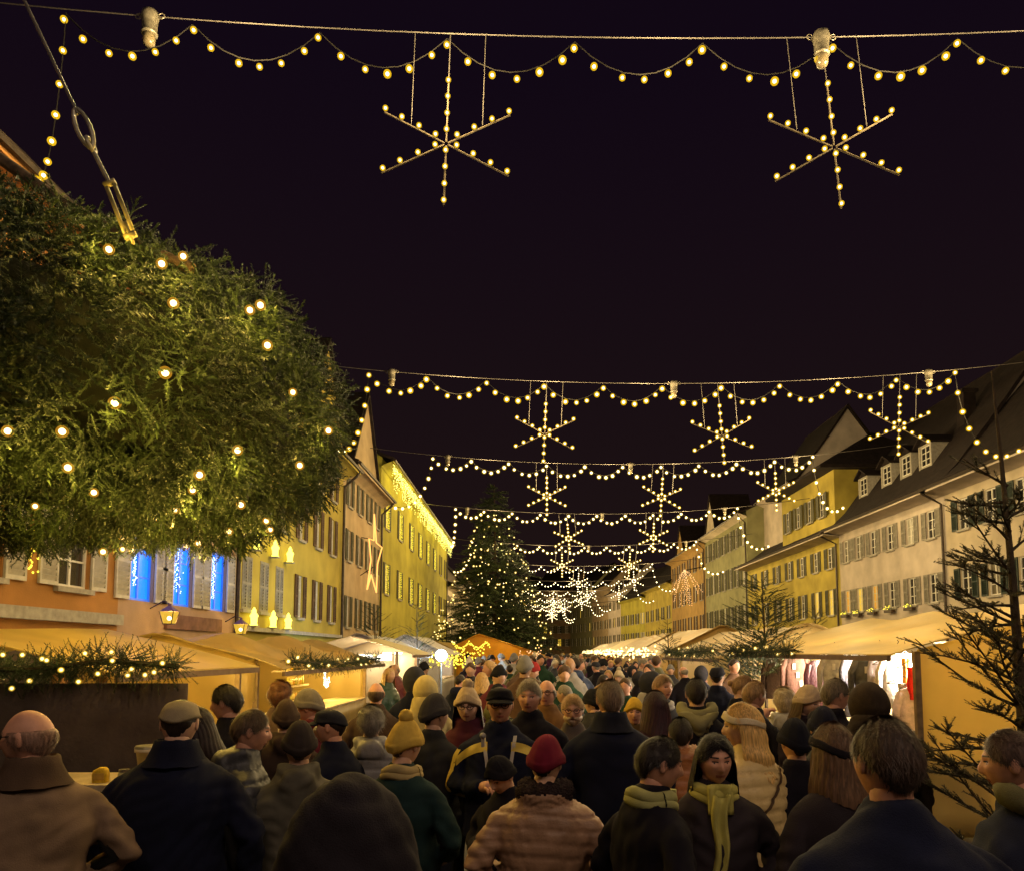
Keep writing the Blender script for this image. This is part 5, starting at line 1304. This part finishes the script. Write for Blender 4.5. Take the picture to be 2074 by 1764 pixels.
P(815, 1434, 4.0, -16, 'person in a yellow pompom beanie and dark green coat, back turned', 'coat', TEAL, 1.12, None, ('pocket', 'pocket'), -16, -8, hair='short', hc=BRH, hat='pompom', htc=(.54, .36, .07), scarf='ring', scc=(.42, .32, .14))
P(712, 1573, 2.0, 0, 'hooded dark figure closest to the viewer at bottom centre-left', 'cape', (.013, .010, .014), 1.22, None, ('pocket', 'pocket'), 0, -10, hair=None)
P(677, 1432, 4.7, 66, 'man in a dark cap and navy coat turned left behind the grey-green coat', 'coat', NAVY, 1.05, None, ('front', 'down'), 22, -6, hc=DKH, hat='cap', htc=(.02, .02, .028), skin='ruddy')
P(634, 1391, 5.7, 72, 'person in a grey knit beanie with maroon coat, orange-lit face to the left', 'coat', (.10, .012, .02), 1., 'down', ('front', 'front'), 14, -8, hair='short', hc=GH, hat='beanie', htc=(.22, .19, .14), scarf='ring', scc=(.2, .02, .03), skin='ruddy')
P(580, 1414, 5.3, 18, 'person with brown beanie and brown coat, back turned, by the tan stall', 'coat', DBR, 1., 'down', hair='short', hat='beanie', htc=(.07, .045, .03))
P(567, 1380, 6.6, -10, 'curly red-haired person before the goods rack', 'coat', (.14, .09, .06), 1., None, hair='curly', hc=RED)
P(762, 1380, 7.4, 5, 'bald man in a brown coat in front of the white booth', 'coat', DBR, 1.05, None, hair='bald_fringe', hc=BRH, skin='ruddy')
P(752, 1430, 5.1, 10, 'grey-haired person in a silver-grey puffer coat left of the yellow beanie', 'puffer', (.20, .19, .19), 1.05, 'down', hair='curly', hc=(.16, .14, .12))
P(862, 1366, 7.0, 12, 'person in a cream hood left of the cream pompom beanie', 'coat', (.42, .34, .16), 1., 'up', hat='hood', htc=(.46, .37, .16))
P(878, 1402, 5.1, -28, 'person in a charcoal beanie right of the yellow pompom beanie, back turned', 'coat', (.02, .02, .024), 1.1, None, yaw=-18, hair='short', hc=BRH, hat='beanie', htc=(.05, .045, .045))
P(949, 1371, 5.6, 172, 'smiling woman in a cream pompom beanie and maroon coat facing the viewer', 'coat', MARO, 1., 'down', ('front', 'pocket'), 4, -8, hair='long', hc=BRH, hat='pompom', htc=(.48, .36, .22), glasses=True)
def rad18(o, me):
    for s in (-1, 1):
        patch(o, me, 'shoulder_band', lambda u, v: (s*(.075+.20*u), .5, 1.385-.10*u*u-.055*v), (0, -1, 0), 14, 4, REFL)
        patch(o, me, 'strap', lambda u, v: (s*(.055+.045*u+.022*(v-.5)), .5, 1.13+.29*u), (0, -1, 0), 14, 2, STRP)
    patch(o, me, 'sleeve_band', lambda u, v: (.8, -.05+.10*v, 1.33-.30*u), (-1, 0, 0), 16, 6, REFL)
    m = MB(); m.tube([(.10, .16, 1.36), (.10, .165, 1.42)], .012, 6); m.ball((.10, .17, 1.43), .02, 8, 6); m.build('radio_microphone', mat('grey plastic', (.3, .28, .27), .4, .1, 20, 0), o)
P(1013, 1387, 4.9, 180, 'man in black cap and navy jacket with yellow shoulder bands facing the viewer', 'coat', NAVY, 1.14, None, ('pocket', 'front'), 2, -4, hair='short', hc=DKH, hat='cap', htc=(.012, .011, .014), glasses=True, skin='ruddy',
  extra=rad18)
def badge(o, me):
    patch(o, me, 'round_badge', lambda u, v: (-.10+.045*v*math.cos(2*PI*u), .5, 1.24+.045*v*math.sin(2*PI*u)), (0, -1, 0), 20, 3, mat('lime badge', (.40, .44, .05), .5, .15, 30, 0), .006)
P(1073, 1374, 5.5, 172, 'tall smiling grey-haired man in black with a round lime badge', 'coat', BLK, 1.08, None, ('down', 'down'), 0, -4, hc=(.26, .21, .15), skin='ruddy', extra=badge)
P(1108, 1374, 6.6, 165, 'bald man with glasses in a brown jacket behind the badge wearer', 'coat', (.16, .08, .03), 1.05, None, hair='bald_fringe', hc=GH, glasses=True, skin='ruddy')
P(1160, 1404, 5.7, 176, 'older man with light hair, beard and glasses right of the badge wearer', 'coat', (.10, .08, .07), 1., None, ('pocket', 'pocket'), 0, -6, hc=(.42, .26, .12), glasses=True, beard=(.40, .28, .18), skin='ruddy')
P(1236, 1375, 4.8, 0, 'tall man with short greying hair in a navy coat, back to the viewer', 'long', NAVY, 1.22, None, ('down', 'down'), 4, 0, hc=(.17, .115, .075), skin='ruddy', collar=(.009, .010, .02))
P(1027, 1517, 4.25, 150, 'child in a black beanie looking down in front of the yellow-banded man', 'coat', BLK, 1.05, None, ('front', 'front'), -10, -28, hair='short', hat='beanie', htc=(.010, .009, .013))
P(1103, 1485, 3.6, -6, 'person in burgundy beanie and pinkish-tan quilted jacket, seen from behind', 'puffer', BEIGE, 1.12, 'fur', ('pocket', 'pocket'), -8, -8, hair='short', hat='beanie', htc=(.15, .012, .028),
  paint=[(cloth_mat((.02, .011, .013), 'fur'), lambda x, y, z: z > 1.435 and z+.9*y > 1.36 or z > 1.47)])
P(1319, 1486, 3.15, -66, 'woman with short dark hair and pale green scarf in right profile', 'coat', BLK, 1.05, None, ('pocket', 'pocket'), -16, -12, hair='short', hc=(.02, .013, .012), scarf='tip', scc=(.34, .33, .13), skin='ruddy')
P(1443, 1485, 3.5, 183, 'woman with long dark hair and yellow-green scarf facing the viewer', 'long', (.028, .021, .026), 1.06, None, ('pocket', 'pocket'), 4, -6, hair='long', hc=(.012, .008, .010), scarf='long', scc=(.42, .38, .10), skin='ruddy')
def strap(o, me):
    patch(o, me, 'bag_strap', lambda u, v: (.14-.34*u+.02*(v-.5), -.7, 1.385-.34*u+.05*(v-.5)), (0, 1, 0), 22, 3, mat('brown bag strap', (.09, .05, .025), .6, .2, 20, .2), .01)
def armband(o, me):
    patch(o, me, 'armband', lambda u, v: (-.8, -.12+.20*u, 1.19+.06*v), (1, 0, 0), 12, 4, REFL)
P(1512, 1424, 4.1, 34, 'blonde long-haired woman in a pale yellow quilted coat and cream headband', 'puffer_long', YPUF, 1.04, None, ('pocket', 'pocket'), 44, -6, hair='wavy', hc=BLOND, band=(.62, .52, .34), extra=strap)
P(1378, 1451, 4.9, -4, 'child with short dark hair in a rusty fur-collared jacket, back turned', 'puffer', RUST, 1.05, 'fur', hc=DKH)
P(1410, 1372, 6.0, -8, 'man with cropped dark hair and olive hood over a black coat, back turned', 'coat', BLK, 1.12, None, hc=DKH, hoodc=(.22, .20, .10))
P(1340, 1365, 7.2, -150, 'fair short-haired man facing right near the third stall', 'coat', (.05, .05, .06), 1., None, hc=(.30, .18, .09), skin='ruddy', scarf='ring', scc=(.4, .38, .36))
P(1328, 1398, 5.6, 4, 'person with long dark plum hair, back turned, left of the rusty collar', 'coat', (.03, .012, .02), 1.05, None, hair='long', hc=(.035, .012, .018))
P(1285, 1410, 6.6, 172, 'child in a mustard beanie peeking between the adults', 'coat', (.08, .05, .02), 1., None, hair='short', hat='beanie', htc=(.50, .32, .04), skin='ruddy')
P(1522, 1377, 6.2, -48, 'short-haired blond person with phone, right of the olive hood', 'coat', BLK, 1., None, ('phone', 'pocket'), -14, -8, hc=(.30, .18, .08), skin='ruddy')
P(1452, 1348, 9.0, -20, 'tall man in a dark cap before the cream stall panel', 'coat', NAVY, 1.1, None, hc=DKH, hat='cap', htc=(.012, .012, .02))
P(1498, 1365, 7.3, -98, 'light-haired woman in profile to the right by the cream stall', 'coat', BLK, 1., None, ('front', 'front'), 0, -10, hair='bun', hc=(.26, .15, .07))
P(1627, 1383, 6.0, -150, 'woman in a cream hat with brown hair by the clothes stall', 'coat', (.03, .02, .024), 1., None, ('front', 'front'), 10, -10, hair='long', hc=BRH, hat='beanie', htc=(.48, .36, .24))
P(1588, 1394, 6.6, -20, 'person with fair curly hair in a pale quilted coat by the clothes stall', 'puffer', PALE, 1.05, 'down', hair='curly', hc=(.42, .33, .2))
P(1685, 1372, 5.6, -70, 'man with greying hair and glasses looking right at the clothes', 'coat', BLK, 1.08, 'down', ('pocket', 'pocket'), -8, -6, hc=(.16, .12, .08), glasses=True, skin='ruddy')
P(1760, 1380, 4.7, 2, 'dark brown hooded person in front of the lit clothes stall', 'coat', (.035, .024, .016), 1.08, 'up', hat='hood', htc=(.040, .027, .018))
P(1798, 1449, 2.15, 6, 'large brown-haired man in a navy jacket at lower right, back turned', 'coat', (.008, .010, .028), 1.26, None, ('pocket', 'pocket'), 4, 0, hc=(.055, .032, .022), skin='ruddy', extra=armband)
P(1690, 1463, 3.3, 14, 'woman with long brown hair and dark headband, back turned at lower right', 'coat', (.022, .016, .02), 1., None, hair='long', hc=(.12, .065, .035), band=(.012, .01, .014))
P(1611, 1452, 4.2, 6, 'person in a black beanie right of the blonde woman, back turned', 'coat', BLK, 1.05, None, hair='short', hat='beanie', htc=(.010, .010, .016))
P(1668, 1428, 4.6, -6, 'person in a dark blue beanie behind the long brown hair, back turned', 'coat', GREY, 1.05, None, hair='short', hat='beanie', htc=(.012, .012, .024))
P(2062, 1475, 2.75, 40, 'brown-haired person with olive hood cut off by the right edge', 'coat', (.012, .014, .03), 1.2, None, ('front', 'pocket'), 20, -6, hc=(.08, .045, .035), skin='ruddy', hoodc=(.12, .11, .05))
# ---- the crowd further down the street
q = random.Random(11); taken = [(d['px'], d['Y']) for d in PEOPLE]
spots = []; named = []
for d in PEOPLE: p = px_at(d['px'], d['ytop'], d['Y']); named.append((p.x, d['Y']))
tries = 0
while len(spots) < 205 and tries < 9000:
    tries += 1; Y = 6.8+48*q.random()**1.35; X = q.uniform(-2.6, 3.4) if Y > 9 else q.uniform(-2.2, 3.2)
    if Y > 36.5: X = q.uniform(.7, 4.0) if Y < 44 else q.uniform(-2.4, 4.2)
    if any((X-a)**2+(Y-b)**2 < .52**2 for a, b in spots+named): continue
    if abs(X+3.0) < .4 and abs(Y-26) < .5: continue
    if abs(X/Y+3.0/26) < .022 and Y < 26: continue
    if (Y < 12.5 and X > 1.75) or (Y < 11 and X < -1.7): continue
    spots.append((X, Y))
spots.sort(key=lambda s: s[1])
COATS = [('navy', NAVY), ('black', BLK), ('charcoal', (.04, .04, .045)), ('brown', (.10, .055, .035)), ('maroon', (.10, .02, .03)), ('pale grey', (.30, .28, .26)), ('olive', (.09, .09, .04)), ('rust-red', (.28, .06, .03)), ('beige', (.34, .25, .16)), ('dark green', (.015, .04, .025)), ('purple', (.06, .02, .06)), ('blue', (.02, .04, .12))]
TOPS = [('short dark hair', 'short', DKH, None, None), ('short brown hair', 'short', BRH, None, None), ('grey hair', 'short', GH, None, None), ('blond hair', 'short', (.42, .26, .10), None, None), ('long dark hair', 'long', DKH, None, None), ('long fair hair', 'long', (.40, .25, .10), None, None),
        ('a bald head', 'bald_fringe', GH, None, None), ('a black beanie', 'short', DKH, 'beanie', (.012, .012, .015)), ('a cream beanie', 'short', BRH, 'pompom', (.5, .42, .3)), ('a red beanie', 'short', BRH, 'beanie', (.3, .03, .03)), ('a grey beanie', 'short', BRH, 'beanie', (.2, .19, .18)), ('a dark cap', 'short', GH, 'cap', (.03, .03, .04)), ('a mustard beanie', 'short', BRH, 'pompom', (.45, .28, .05)), ('curly hair', 'curly', BRH, None, None), ('a dark hood up', None, DKH, 'hood', (.03, .03, .04))]
used = set()
for i, (X, Y) in enumerate(spots):
    zone = ('by the tan stall' if X < -1 else 'in mid-street' if X < 1.4 else 'by the clothes stall') if Y < 14 else ('by the white booths' if X < -.8 else 'in the middle distance' if X < 1.6 else 'by the cream stall') if Y < 25 else ('near the orange tent' if X < .6 else 'by the red-cloth stall') if Y < 38 else 'far down the street'
    wc = [1.7, 1.9, 1.3, .9, .5, .7, .6, .35, .5, .5, .4, .4]; wt = [1.6, 1.4, 1.0, .7, .8, .5, .45, 1.2, .5, .3, .6, .5, .3, .5, .5]
    for _ in range(60):
        c = q.choices(COATS, wc)[0]; t = q.choices(TOPS, wt)[0]; away = q.random() < .52
        lb = f'person in {c[0]} coat with {t[0]}, {"back turned" if away else "facing here"}, {zone}'
        if lb not in used: break
    used.add(lb)
    P(0, 0, Y, (q.gauss(0, 35) if away else 180+q.gauss(0, 40)), lb, q.choice(['coat', 'coat', 'puffer']), c[1], q.choice([1., 1.12]), q.choice([None, 'down']), q.choice([('pocket', 'pocket'), ('down', 'down'), ('front', 'pocket'), ('front', 'front'), ('phone', 'pocket') if q.random() < .3 else ('down', 'pocket')]),
      q.choice([-45, -20, 0, 20, 45]), q.choice([-18, -8, 0]), t[1], t[2], t[3], t[4], q.choice(['fair', 'ruddy', 'tan']), lod=1 if Y < 8.4 else 0, group='market crowd', H=q.uniform(1.50, 1.86), X=X)
build_people()
